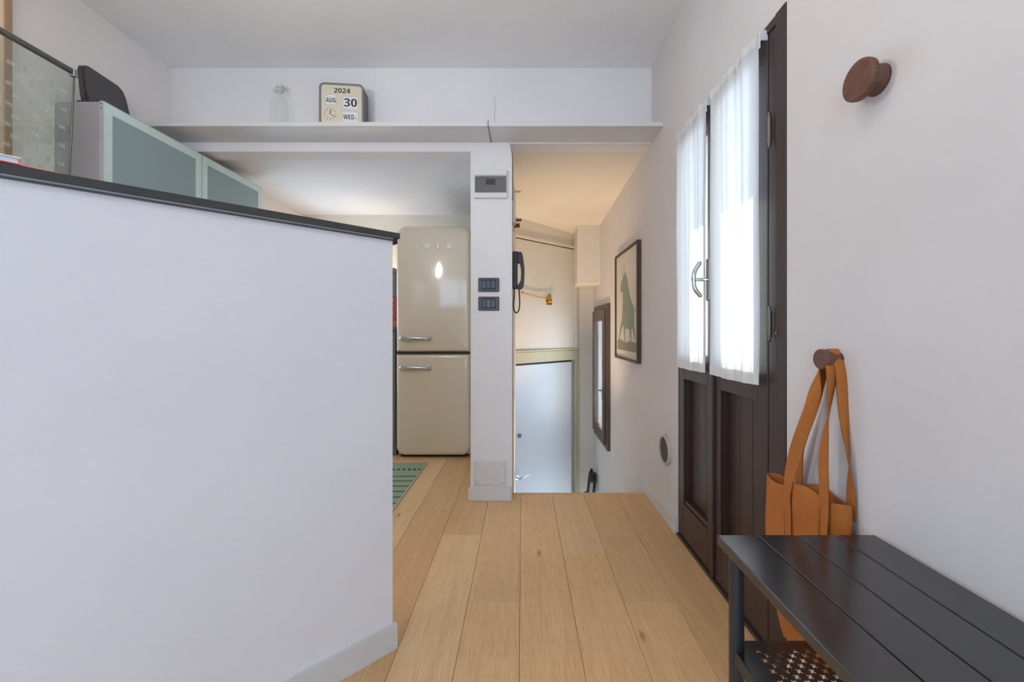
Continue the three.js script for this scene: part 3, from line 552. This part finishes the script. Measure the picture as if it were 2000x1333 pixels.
// ---------------------------------------------------------------- long shelf, bottle, calendar clock
{
  const s = thing('wall_shelf', 'long white shelf high across the back wall', 'shelf', [-0.7, 2.268, 2.49]);
  put('board', box(BX + 0.002, -0.2, 2.2685, 2.293, 2.385, 2.594, 0.0015), M.shelf, s);
  put('board', box(-0.198, WX - 0.001, 2.2685, 2.293, 2.385, 2.594, 0.0015), M.shelf, s);
}
{
  const d = 2.5, X = (546 - 1020) * d / 800, t = thing('glass_bottle', 'clear glass swing-top bottle on the long shelf', 'bottle', [X, 2.293, d]);
  const outp = [[0, 0.001], [0.046, 0.001], [0.053, 0.008], [0.055, 0.03], [0.055, 0.13], [0.050, 0.165], [0.036, 0.195], [0.020, 0.215], [0.0155, 0.23], [0.0155, 0.252], [0.019, 0.254], [0.019, 0.264], [0.014, 0.266]];
  const lg = new THREE.LatheGeometry(outp.map((p) => new THREE.Vector2(...p)), 48), p = lg.attributes.position;
  for (let i = 0; i < p.count; i++) { const y = p.getY(i), a = Math.atan2(p.getZ(i), p.getX(i)), r = Math.hypot(p.getX(i), p.getZ(i)); if (r > 0.0525 && y > 0.02 && y < 0.14) { const k = 1 + 0.012 * Math.cos(a * 16); p.setX(i, p.getX(i) * k); p.setZ(i, p.getZ(i) * k); } }
  lg.computeVertexNormals(); local('glass', lg, M.clearGlass, t);
  local('stopper', new THREE.LatheGeometry([[0, 0.292], [0.010, 0.291], [0.015, 0.285], [0.016, 0.276], [0.013, 0.2665], [0, 0.2665]].map((q) => new THREE.Vector2(...q)), 24), M.white, t);
  local('wire', join([tube([new THREE.Vector3(-0.021, 0.236, 0), new THREE.Vector3(-0.022, 0.262, 0), new THREE.Vector3(-0.014, 0.286, 0), new THREE.Vector3(0, 0.295, 0), new THREE.Vector3(0.014, 0.286, 0), new THREE.Vector3(0.022, 0.262, 0), new THREE.Vector3(0.021, 0.236, 0)], 0.0017, 40, 6),
    new THREE.TorusGeometry(0.0172, 0.0016, 6, 30).rotateX(Math.PI / 2).translate(0, 0.24, 0), tube([new THREE.Vector3(-0.021, 0.238, 0), new THREE.Vector3(-0.031, 0.236, 0.01), new THREE.Vector3(-0.028, 0.25, 0.015), new THREE.Vector3(-0.02, 0.258, 0.016)], 0.0017, 20, 6)]), M.steel, t);
}
{
  const d = 2.455, t = thing('calendar_clock', 'cream flip calendar clock in a dark case on the long shelf', 'clock', [(668 - 1020) * d / 800, 2.293, d]); t.rotation.y = 0.10;
  const w = 0.258, h = 0.262;
  const shape = (a, b, r) => new THREE.Shape(roundRect(a, b, r).map((p) => new THREE.Vector2(...p)));
  local('case', new THREE.ExtrudeGeometry(shape(w / 2 - 0.003, h / 2 - 0.003, 0.028), { depth: 0.085, bevelEnabled: true, bevelSize: 0.003, bevelThickness: 0.003, bevelSegments: 2, curveSegments: 8 }).translate(0, h / 2, -0.085), std({ color: '#55595a', roughness: 0.45 }), t);
  const cv = document.createElement('canvas'); cv.width = 1024; cv.height = 1024; const c = cv.getContext('2d'), k = 1024 / 84;   // 84 photo pixels across the face
  const px = (x) => (x - 627) * k, py = (y) => (y - 164.5) * k;
  c.fillStyle = '#ddd5bd'; c.fillRect(0, 0, 1024, 1024); c.fillStyle = '#2b2b2d'; c.textAlign = 'center'; c.textBaseline = 'middle';
  const word = (s, x, y, size, wide) => { c.font = `bold ${size}px sans-serif`; const m = c.measureText(s).width; c.save(); c.translate(px(x), py(y)); c.scale(wide * k / m, 1); c.fillStyle = '#2f2f31'; c.fillText(s, 0, 0); c.restore(); };
  const win = (x0, y0, x1, y1) => { c.fillStyle = '#8d867a'; c.fillRect(px(x0) - 5, py(y0) - 5, (x1 - x0) * k + 10, (y1 - y0) * k + 10); c.fillStyle = '#e6e5e6'; c.fillRect(px(x0), py(y0), (x1 - x0) * k, (y1 - y0) * k); };
  word('2024', 669.7, 176, 170, 34);
  win(636.5, 185, 658.5, 206); word('AUG', 647.5, 196.5, 165, 20.5);
  win(671, 187, 702.5, 214); word('30', 687, 200, 280, 28);
  win(670, 218.5, 702.5, 244); word('WED', 683.5, 230, 165, 23); word('TH', 698, 232.5, 50, 4);
  c.save(); c.translate(px(645.5), py(225)); c.strokeStyle = '#55524c'; c.lineCap = 'butt';
  for (let i = 0; i < 12; i++) { const a = i * Math.PI / 6; c.lineWidth = 13; c.beginPath(); c.moveTo(Math.sin(a) * 115, -Math.cos(a) * 115); c.lineTo(Math.sin(a) * 155, -Math.cos(a) * 155); c.stroke(); }
  c.strokeStyle = '#2f2f33'; c.lineWidth = 20; c.beginPath(); c.moveTo(0, 0); c.lineTo(10, -100); c.stroke(); c.lineWidth = 14; c.beginPath(); c.moveTo(-14, -8); c.lineTo(118, 76); c.stroke(); c.restore();
  const tx = new THREE.CanvasTexture(cv); tx.colorSpace = THREE.SRGBColorSpace;
  const a = w / 2 - 0.010, b = h / 2 - 0.010, fg = new THREE.ExtrudeGeometry(shape(a, b, 0.020), { depth: 0.002, bevelEnabled: false, curveSegments: 8 }), fp = fg.attributes.position, uv = fg.attributes.uv;
  for (let i = 0; i < fp.count; i++) uv.setXY(i, (fp.getX(i) + a) / (2 * a), (fp.getY(i) + b) / (2 * b));
  fg.translate(0, h / 2, 0.0035); local('face', fg, std({ map: tx, roughness: 0.5 }), t);
  const rim = shape(w / 2 - 0.002, h / 2 - 0.002, 0.028); rim.holes.push(new THREE.Path(roundRect(a, b, 0.02).map((p) => new THREE.Vector2(...p))));
  local('rim', new THREE.ExtrudeGeometry(rim, { depth: 0.006, bevelEnabled: true, bevelSize: 0.0015, bevelThickness: 0.0015, bevelSegments: 2 }).translate(0, h / 2, 0.0035), std({ color: '#7f8380', roughness: 0.35, metalness: 0.4 }), t);
}

// ---------------------------------------------------------------- refrigerator
const font = await new FontLoader().loadAsync('fonts/droid/droid_sans_bold.typeface.json');
{
  const X0 = -1.063, X1 = -0.435, xc = (X0 + X1) / 2, df = 3.43, t = thing('refrigerator', 'cream retro refrigerator with rounded doors and chrome handles', 'refrigerator', [xc, 0, 3.78]);
  put('body', box(X0 + 0.004, X1 - 0.004, 0.03, 1.955, df + 0.1, 4.12, 0.05, 4), M.fridge, t);
  put('plinth', box(X0 + 0.03, X1 - 0.03, 0.0, 0.04, df + 0.06, 4.05), M.fridgeDark, t);
  put('side_foot', box(X0 + 0.006, X1 - 0.006, 0.018, 0.06, df + 0.07, df + 0.1, 0.006), M.white, t);
  const door = (y0, y1, rt, rb, name) => {                 // rounded convex door; rt, rb radii of the upper and lower corners
    const a = 0.314, b = (y1 - y0) / 2, yc = (y0 + y1) / 2, rings = [];
    const outline = (ins) => { const out = []; [[1, 1, 0, rt], [-1, 1, 90, rt], [-1, -1, 180, rb], [1, -1, 270, rb]].forEach(([sx, sy, th, r0]) => { const r = Math.max(0.004, r0 - ins * 0.8); for (let i = 0; i <= 8; i++) { const q = (th + 90 * i / 8) * Math.PI / 180; out.push([sx * (a - ins - r) + r * Math.cos(q), sy * (b - ins - r) + r * Math.sin(q)]); } }); return out; };
    const steps = [[0, 0.095], [0, 0.045], ...[15, 30, 45, 60, 75, 90].map((q) => { const r = q * Math.PI / 180; return [0.035 * (1 - Math.cos(r)), 0.045 - 0.035 * Math.sin(r)]; }), [0.06, 0.0085], [0.10, 0.006], [0.16, 0.003], [0.22, 0.001], [0.27, 0]];
    for (const [ins, dep] of steps) rings.push(outline(ins).map(([x, y]) => V(xc + x, yc + y, df + dep)));
    return put(name, loft(rings, true, true), M.fridge, t);
  };
  const up = door(0.892, 1.958, 0.085, 0.012, 'fridge_door'), low = door(0.022, 0.882, 0.012, 0.075, 'freezer_door');
  put('gasket', box(X0 + 0.012, X1 - 0.012, 0.88, 0.894, df + 0.012, df + 0.1), M.fridgeDark, t);
  for (const [y, o] of [[1.012, up], [0.766, low]]) {      // chrome lever handles
    const pts = [[-1.018, 0.013], [-1.0, 0.019], [-0.95, 0.021], [-0.90, 0.018], [-0.85, 0.013], [-0.80, 0.011], [-0.776, 0.013], [-0.768, 0.009]], rings = pts.map(([x, r], i) => { const out = [], dz = df - 0.026 - 0.016 * Math.sin(Math.min(1, i / 3) * 1.57) + (i > 5 ? 0.022 : 0); for (let k = 0; k < 16; k++) { const a = k / 16 * 6.2832; out.push(V(x, y + r * Math.sin(a) - 0.002 * i * 0.3, dz + 0.55 * r * Math.cos(a))); } return out; });
    const hd = put('handle', loft(rings), M.chrome, o);
    put('mount', box(-0.80, -0.762, y - 0.022, y + 0.018, df - 0.012, df + 0.006, 0.006, 3), M.chrome, o);
  }
  [['S', 814], ['M', 834.5], ['E', 856], ['G', 877]].forEach(([ch, px]) => {
    const g = new TextGeometry(ch, { font, size: 0.030, depth: 0.004, curveSegments: 5, bevelEnabled: true, bevelSize: 0.0006, bevelThickness: 0.0008, bevelSegments: 1 }); g.computeBoundingBox(); const b = g.boundingBox;
    g.translate((px - 1020) * df / 800 - (b.min.x + b.max.x) / 2, 1.787 - (b.min.y + b.max.y) / 2, -df + 0.0003 - 0.003);
    put('letter', g, M.chrome, up);
  });
}
// low cabinet with things on it in the gap to the left of the refrigerator
{
  const t = thing('kitchen_base_cabinet', 'dark grey base cabinet to the left of the refrigerator', 'cabinet', [-1.37, 0, 3.82]);
  put('body', box(-1.66, -1.082, 0, 1.08, 3.52, 4.14, 0.003), std({ color: '#6d6d66', roughness: 0.5 }), t);
  put('door', box(-1.65, -1.086, 0.1, 1.06, 3.50, 3.519, 0.003), std({ color: '#74746c', roughness: 0.45 }), t);
  put('worktop', box(-1.67, -1.078, 1.08, 1.105, 3.49, 4.14, 0.003), std({ color: '#55554f', roughness: 0.4 }), t);
  const cv = document.createElement('canvas'); cv.width = 256; cv.height = 256; const c = cv.getContext('2d'); c.fillStyle = '#b9463c'; c.fillRect(0, 0, 256, 256); c.fillStyle = '#d8c6c8'; for (let i = 0; i < 9; i++) { c.fillRect(150 + (i % 2) * 14, 14 + i * 18, 46 - (i % 3) * 9, 8); } c.fillStyle = '#cf6a45'; c.fillRect(0, 200, 256, 56); c.fillStyle = '#46507a'; c.fillRect(160, 60, 40, 9); c.fillRect(166, 110, 30, 9);
  const tx = new THREE.CanvasTexture(cv); tx.colorSpace = THREE.SRGBColorSpace;
  const b = thing('red_box', 'red packet standing on the grey base cabinet beside the refrigerator', 'box', [-1.17, 1.105, 3.6]);
  put('carton', new THREE.BoxGeometry(0.15, 0.262, 0.1).translate(-1.165, 1.105 + 0.131, -3.62), std({ map: tx, roughness: 0.5 }), b);
  put('lid', box(-1.238, -1.092, 1.367, 1.372, 3.575, 3.665, 0.002), M.red, b);
  const g = thing('canister', 'grey patterned canister on top of the red packet beside the refrigerator', 'canister', [-1.165, 1.372, 3.62]);
  const gt = makeTex(64, 64, (u, v) => grey(0.52 + 0.2 * (noise(u * 16, v * 16) - 0.5)), true, 0.1, 0.1);
  put('body', metreUV(new THREE.CylinderGeometry(0.06, 0.06, 0.2, 32).translate(-1.165, 1.472, -3.62)), std({ map: gt, roughness: 0.5 }), g);
  put('lid', new THREE.LatheGeometry([[0, 0.258], [0.04, 0.256], [0.058, 0.245], [0.062, 0.232], [0.062, 0.201], [0, 0.2]].map((p) => new THREE.Vector2(...p)), 32).translate(-1.165, 1.372, -3.62), std({ map: gt, roughness: 0.5 }), g);
}
// rug
{
  const x0 = -1.40, x1 = -0.768, d0 = 1.75, d1 = 3.323, t = thing('kitchen_rug', 'green striped runner rug on the kitchen floor', 'rug', [(x0 + x1) / 2, 0, (d0 + d1) / 2]);
  const cv = document.createElement('canvas'); cv.width = 640; cv.height = 1600; const c = cv.getContext('2d'), py = (d) => (d1 - d) / (d1 - d0) * 1600;
  c.fillStyle = '#97a585'; c.fillRect(0, 0, 640, 1600);
  for (let i = 0; i < 9000; i++) { c.fillStyle = rnd() > 0.5 ? 'rgba(170,180,150,.35)' : 'rgba(110,125,95,.35)'; c.fillRect(rnd() * 640, rnd() * 1600, 6, 2); }
  c.fillStyle = '#4c6a50';
  for (let d = 3.01; d > d0 + 0.2; d -= 0.095) c.fillRect(0, py(d) - 11, 640, 22);
  c.fillStyle = '#3c4a3a'; for (const dd of [3.16, d0 + 0.16]) for (let i = 0; i < 15; i++) { const x = 12 + i * 43; c.beginPath(); c.moveTo(x, py(dd) - 16); c.lineTo(x + 24, py(dd) - 16); c.lineTo(x + 34, py(dd) + 18); c.lineTo(x + 10, py(dd) + 18); c.fill(); }
  const tx = new THREE.CanvasTexture(cv); tx.colorSpace = THREE.SRGBColorSpace;
  const g = new THREE.BoxGeometry(x1 - x0 - 0.02, 0.006, d1 - d0 - 0.02).translate((x0 + x1) / 2, 0.0035, -(d0 + d1) / 2); put('weave', g, std({ map: tx, roughness: 1 }), t);
  put('binding', join([box(x1 - 0.012, x1, 0.0002, 0.008, d0, d1, 0.003), box(x0, x0 + 0.012, 0.0002, 0.008, d0, d1, 0.003), box(x0, x1, 0.0002, 0.008, d1 - 0.012, d1, 0.003), box(x0, x1, 0.0002, 0.008, d0, d0 + 0.012, 0.003)]), std({ color: '#c3b795', roughness: 1 }), t);
}

// ---------------------------------------------------------------- glass wall cabinets on the left wall
const CX = -1.99, CT = 2.17, CB = 1.45;
[[1.949, 2.549, 'wall cabinet with a large frosted green glass door, nearer to the viewer'], [2.551, 3.14, 'wall cabinet with a frosted green glass door, next to the low kitchen ceiling']].forEach(([d0, d1, label], n) => {
  const t = thing('wall_cabinet', label, 'cabinet', [(CX + BX) / 2, CB, (d0 + d1) / 2], 'glass door wall cabinets');
  const f = CX - 0.022;
  put('side_panel', box(BX, f, CB, CT - 0.003, d0, d0 + 0.016, 0.001), M.cabinet, t);
  put('side_panel', box(BX, f, CB, CT - 0.003, d1 - 0.016, d1, 0.001), M.cabinet, t);
  put('top_panel', box(BX, f, CT - 0.02, CT - 0.004, d0 + 0.016, d1 - 0.016), M.cabinet, t);
  put('bottom_panel', box(BX, f, CB, CB + 0.016, d0 + 0.016, d1 - 0.016), M.cabinet, t);
  put('back_panel', box(BX + 0.001, BX + 0.012, CB + 0.016, CT - 0.02, d0 + 0.016, d1 - 0.016), M.inside, t);
  const dr = put('door', join([box(f + 0.002, CX - 0.004, CB, CT, d0 + 0.001, d0 + 0.045, 0.001), box(f + 0.002, CX - 0.004, CB, CT, d1 - 0.045, d1 - 0.001, 0.001), box(f + 0.002, CX - 0.004, CB, CB + 0.045, d0 + 0.045, d1 - 0.045, 0.001), box(f + 0.002, CX - 0.004, CT - 0.045, CT, d0 + 0.045, d1 - 0.045, 0.001)]), M.frameGlass, t);
  put('pane', box(CX - 0.010, CX - 0.006, CB + 0.04, CT - 0.04, d0 + 0.04, d1 - 0.04), M.frosted, dr);
  put('edge_profile', join([box(f + 0.001, CX - 0.002, CT, CT + 0.002, d0, d1), box(f + 0.001, CX - 0.002, CB, CT, d0 - 0.001, d0 + 0.001)]), M.alu, dr);
  if (!n) for (const y of [2.158, 2.137]) put('screw', new THREE.CylinderGeometry(0.003, 0.003, 0.003, 10).rotateX(Math.PI / 2).translate(CX - 0.013, y, -d0 + 0.001), M.phone, dr);
});
{                                                           // dark plastic box on top of the nearer cabinet
  const t = thing('router', 'dark grey plastic router standing on top of the nearer wall cabinet', 'router', [-2.09, CT, 2.06]);
  const P = (x, y, d) => V(x, y, d);
  const prof = [[1.957, 2.168], [1.95, 2.21], [1.945, 2.325], [1.95, 2.34], [1.965, 2.344], [2.10, 2.335], [2.125, 2.32], [2.14, 2.29], [2.165, 2.168]];
  const ring = (x, k) => prof.map(([d, y]) => P(x + (y - 2.17) * -0.06, 2.17 + (y - 2.17) * k, 2.06 + (d - 2.06) * k));
  const half = loft([ring(-2.064, 0.97), ring(-2.062, 0.985), ring(-2.066, 1), ring(-2.082, 1)], true, true);
  put('front_shell', half, M.router, t);
  put('back_shell', loft([ring(-2.0835, 0.99), ring(-2.085, 1), ring(-2.102, 1), ring(-2.108, 0.97)], true, true), M.router, t);
  put('foot', box(-2.125, -2.06, 2.1675, 2.176, 1.95, 2.16, 0.004), M.router, t);
}
// cooker hood with a glass screen, wooden cabinet, books on the cap
{
  const t = thing('glass_hood', 'clear glass hood screen with a dark top rail above the partition', 'hood', [-1.61, 1.55, 1.15]);
  const d0 = 0.80, d1 = 1.468, yT = 1.995, yB = 1.56;
  put('top_rail', box(-1.612, -1.594, yT - 0.002, yT + 0.014, d0, d1, 0.004), M.capTop, t);
  put('edge_strip', bar(V(-1.603, yT, d1 - 0.002), V(-1.625, yB, d1 - 0.002), 0.0028, 8), M.capTop, t);
  const sheet = slab([[d0, yB], [d1 - 0.003, yB], [d1 - 0.003, yT], [d0, yT]], [], 0.004); sheet.rotateY(Math.PI / 2); sheet.translate(-1.607, 0, 0);
  { const p = sheet.attributes.position; for (let i = 0; i < p.count; i++) p.setX(i, p.getX(i) - (yT - p.getY(i)) * 0.05); }
  put('pane', sheet, M.hoodGlass, t);
  const bumps = [];
  for (let r = 0; r < 11; r++) for (let k = 0; k < 9; k++) {
    const dc = d1 - 0.03 - k * 0.038 - (r % 2) * 0.019, yc = yT - 0.075 - r * 0.032, turn = (r + k) % 2;
    for (let i = 0; i < 5; i++) { const o = (i - 2) * 0.0042; const g = new THREE.SphereGeometry(1, 8, 6); g.scale(0.0012, turn ? 0.0011 : 0.0075, turn ? 0.0085 : 0.0011); g.translate(-1.6035 - (yT - yc) * 0.05, yc + (turn ? o * 1.2 : 0), -(dc + (turn ? 0 : o))); bumps.push(g); }
  }
  put('tread_reflection', join(bumps), phys({ color: '#e8ebe8', transmission: 0.9, thickness: 0, roughness: 0.08 }), t).userData.kind = 'stuff';  // raised lozenges modelled in place of a tread plate reflected in the glass
  put('glass_corner', box(-1.610, -1.592, yT - 0.012, yT + 0.015, d1 - 0.014, d1 + 0.001, 0.003), M.steel, t);
  const w = thing('wooden_wall_unit', 'light brown wooden wall unit at the far left edge', 'wall unit', [-2.08, 1.4, 1.2]);
  put('side', box(BX + 0.001, -1.95, 1.4, 2.72, 0.8, 1.563, 0.004), std({ color: '#cdb59d', roughness: 0.6 }), w);
  put('edge', box(-1.95, -1.944, 1.4, 2.72, 1.54, 1.563, 0.002), std({ color: '#8d7258', roughness: 0.6 }), w);
  const P = (u, n, y) => [PC[0] + PU[0] * u + PN[0] * n, y, PC[1] + PU[1] * u + PN[1] * n];
  const book = (name, label, u, n, y, w2, h, l, mat, rot) => { const b = thing(name, label, 'book', P(u, n, y)); b.rotation.y = rot; local('cover', join([box(-w2 / 2, w2 / 2, 0, 0.003, -l / 2, l / 2, 0.001), box(-w2 / 2, w2 / 2, h - 0.003, h, -l / 2, l / 2, 0.001), box(-w2 / 2, -w2 / 2 + 0.004, 0.003, h - 0.003, -l / 2, l / 2)]), mat, b); local('pages', box(-w2 / 2 + 0.004, w2 / 2 - 0.004, 0.003, h - 0.003, -l / 2 + 0.004, l / 2 - 0.004), mat === M.red ? M.red : M.paper, b); };
  book('red_book', 'red book lying on the dark partition cap at the left edge', 0.895, -0.10, 1.4095, 0.26, 0.016, 0.16, M.red, 0.98);
  book('white_book', 'white book lying on the red book at the left edge', 0.895, -0.085, 1.426, 0.16, 0.014, 0.12, M.paper, 0.9);
}
// folded trolley at the bottom of the stairs
{
  const t = thing('folded_trolley', 'black folded trolley with two curved handles in the corner at the bottom of the stairs', 'trolley', [0.74, -1.35, 4.5]);
  const hs = (x, lean) => capTube([V(x - lean, -1.2, 4.47), V(x - lean * 0.8, -0.85, 4.47), V(x - lean * 0.35, -0.62, 4.47), V(x, -0.48, 4.46), V(x + 0.012, -0.44, 4.45)], 0.016, 40, 10);
  put('handle', hs(0.742, 0.05), M.black, t); put('handle', capTube([V(0.755, -1.2, 4.43), V(0.765, -0.85, 4.43), V(0.78, -0.62, 4.43), V(0.79, -0.50, 4.42), V(0.775, -0.455, 4.41), V(0.755, -0.47, 4.41)], 0.016, 40, 10), M.black, t);
  put('clamp', new THREE.SphereGeometry(0.04, 20, 14).scale(0.8, 1.2, 0.7).translate(0.76, -0.53, -4.44), M.black, t);
  put('grip_joint', join([new THREE.SphereGeometry(0.035, 16, 12).translate(0.70, -0.72, -4.47), new THREE.SphereGeometry(0.035, 16, 12).translate(0.77, -0.72, -4.43)]), M.black, t);
  for (const x of [0.70, 0.78]) put('wheel', new THREE.TorusGeometry(0.06, 0.02, 12, 30).rotateY(Math.PI / 2).translate(x, -1.27, -4.46), M.black, t);
  put('axle', bar(V(0.69, -1.27, 4.46), V(0.79, -1.27, 4.46), 0.012), M.steel, t);
}

// ---------------------------------------------------------------- lamps
function pendant(x, y, d, label, r, color, candela) {     // globe lamp hanging from the ceiling
  const t = thing('pendant_lamp', label, 'lamp', [x, y, d]);
  put('canopy', new THREE.CylinderGeometry(0.05, 0.055, 0.02, 24).translate(x, CEIL - 0.0105, -d), M.white, t);
  put('cord', bar(V(x, y + r, d), V(x, CEIL - 0.02, d), 0.004, 8), M.white, t);
  put('globe', new THREE.SphereGeometry(r, 32, 20).translate(x, y, -d), std({ color: '#f4f1ea', emissive: new THREE.Color(color), emissiveIntensity: 1.3, roughness: 0.6 }), t);
  const l = new THREE.PointLight(new THREE.Color(color), candela, 0, 2); l.position.set(x, y, -d); l.castShadow = true; l.shadow.radius = r / 0.02; scene.add(l);
}
pendant(0.0, 2.42, 0.6, 'globe pendant lamp above the oak floor', 0.12, '#fff4ea', 0.5);
pendant(-1.15, 1.95, 0.9, 'added globe pendant lamp above the kitchen side of the partition', 0.09, '#fff8f2', 2.1);  // added out of view to brighten the ceiling and the wall above the shelf
{                                                           // lamp added out of view behind the partition to brighten the kitchen ceiling
  const t = thing('added_kitchen_lamp', 'added small wall lamp on the kitchen wall, hidden behind the partition', 'lamp', [-1.5, 1.6, 4.1]);
  put('base', new THREE.CylinderGeometry(0.04, 0.04, 0.02, 24).rotateX(Math.PI / 2).translate(-1.5, 1.6, -4.139), M.white, t);
  put('arm', bar(V(-1.5, 1.6, 4.14), V(-1.5, 1.6, 4.03), 0.008), M.white, t);
  put('bulb', new THREE.SphereGeometry(0.04, 24, 16).translate(-1.5, 1.6, -4.0), std({ color: '#fff4e4', emissive: new THREE.Color('#ffdca8'), emissiveIntensity: 3 }), t);
  const l = new THREE.PointLight(new THREE.Color('#ffdfb0'), 0.5, 0, 2); l.position.set(-1.5, 1.6, -4.0); l.castShadow = true; l.shadow.radius = 2; scene.add(l);
}
{                                                           // uplighter on the stair side wall, below the floor line
  const t = thing('stair_uplighter', 'small wall uplighter on the stair wall below the floor edge', 'lamp', [-0.03, -0.52, 3.3]);
  put('housing', new THREE.LatheGeometry([[0.012, -0.08], [0.045, -0.06], [0.05, 0.02], [0.045, 0.02], [0.04, -0.04], [0, -0.05]].map((p) => new THREE.Vector2(...p)), 32).translate(0.06, -0.5, -3.3), M.white, t);
  put('arm', bar(V(-0.065, -0.53, 3.3), V(0.03, -0.53, 3.3), 0.008), M.white, t);
  put('bulb', new THREE.SphereGeometry(0.025, 20, 14).translate(0.06, -0.5, -3.3), std({ color: '#fff2dd', emissive: new THREE.Color('#ffc887'), emissiveIntensity: 3 }), t);
  const l = new THREE.SpotLight(new THREE.Color('#ffdcb4'), 14.5, 0, 0.56, 1, 2); l.position.set(0.06, -0.46, -3.3); l.target.position.set(0.48, 2.2, -3.95); l.castShadow = true; l.shadow.radius = 2; scene.add(l, l.target);
}
renderer.render(scene, camera);
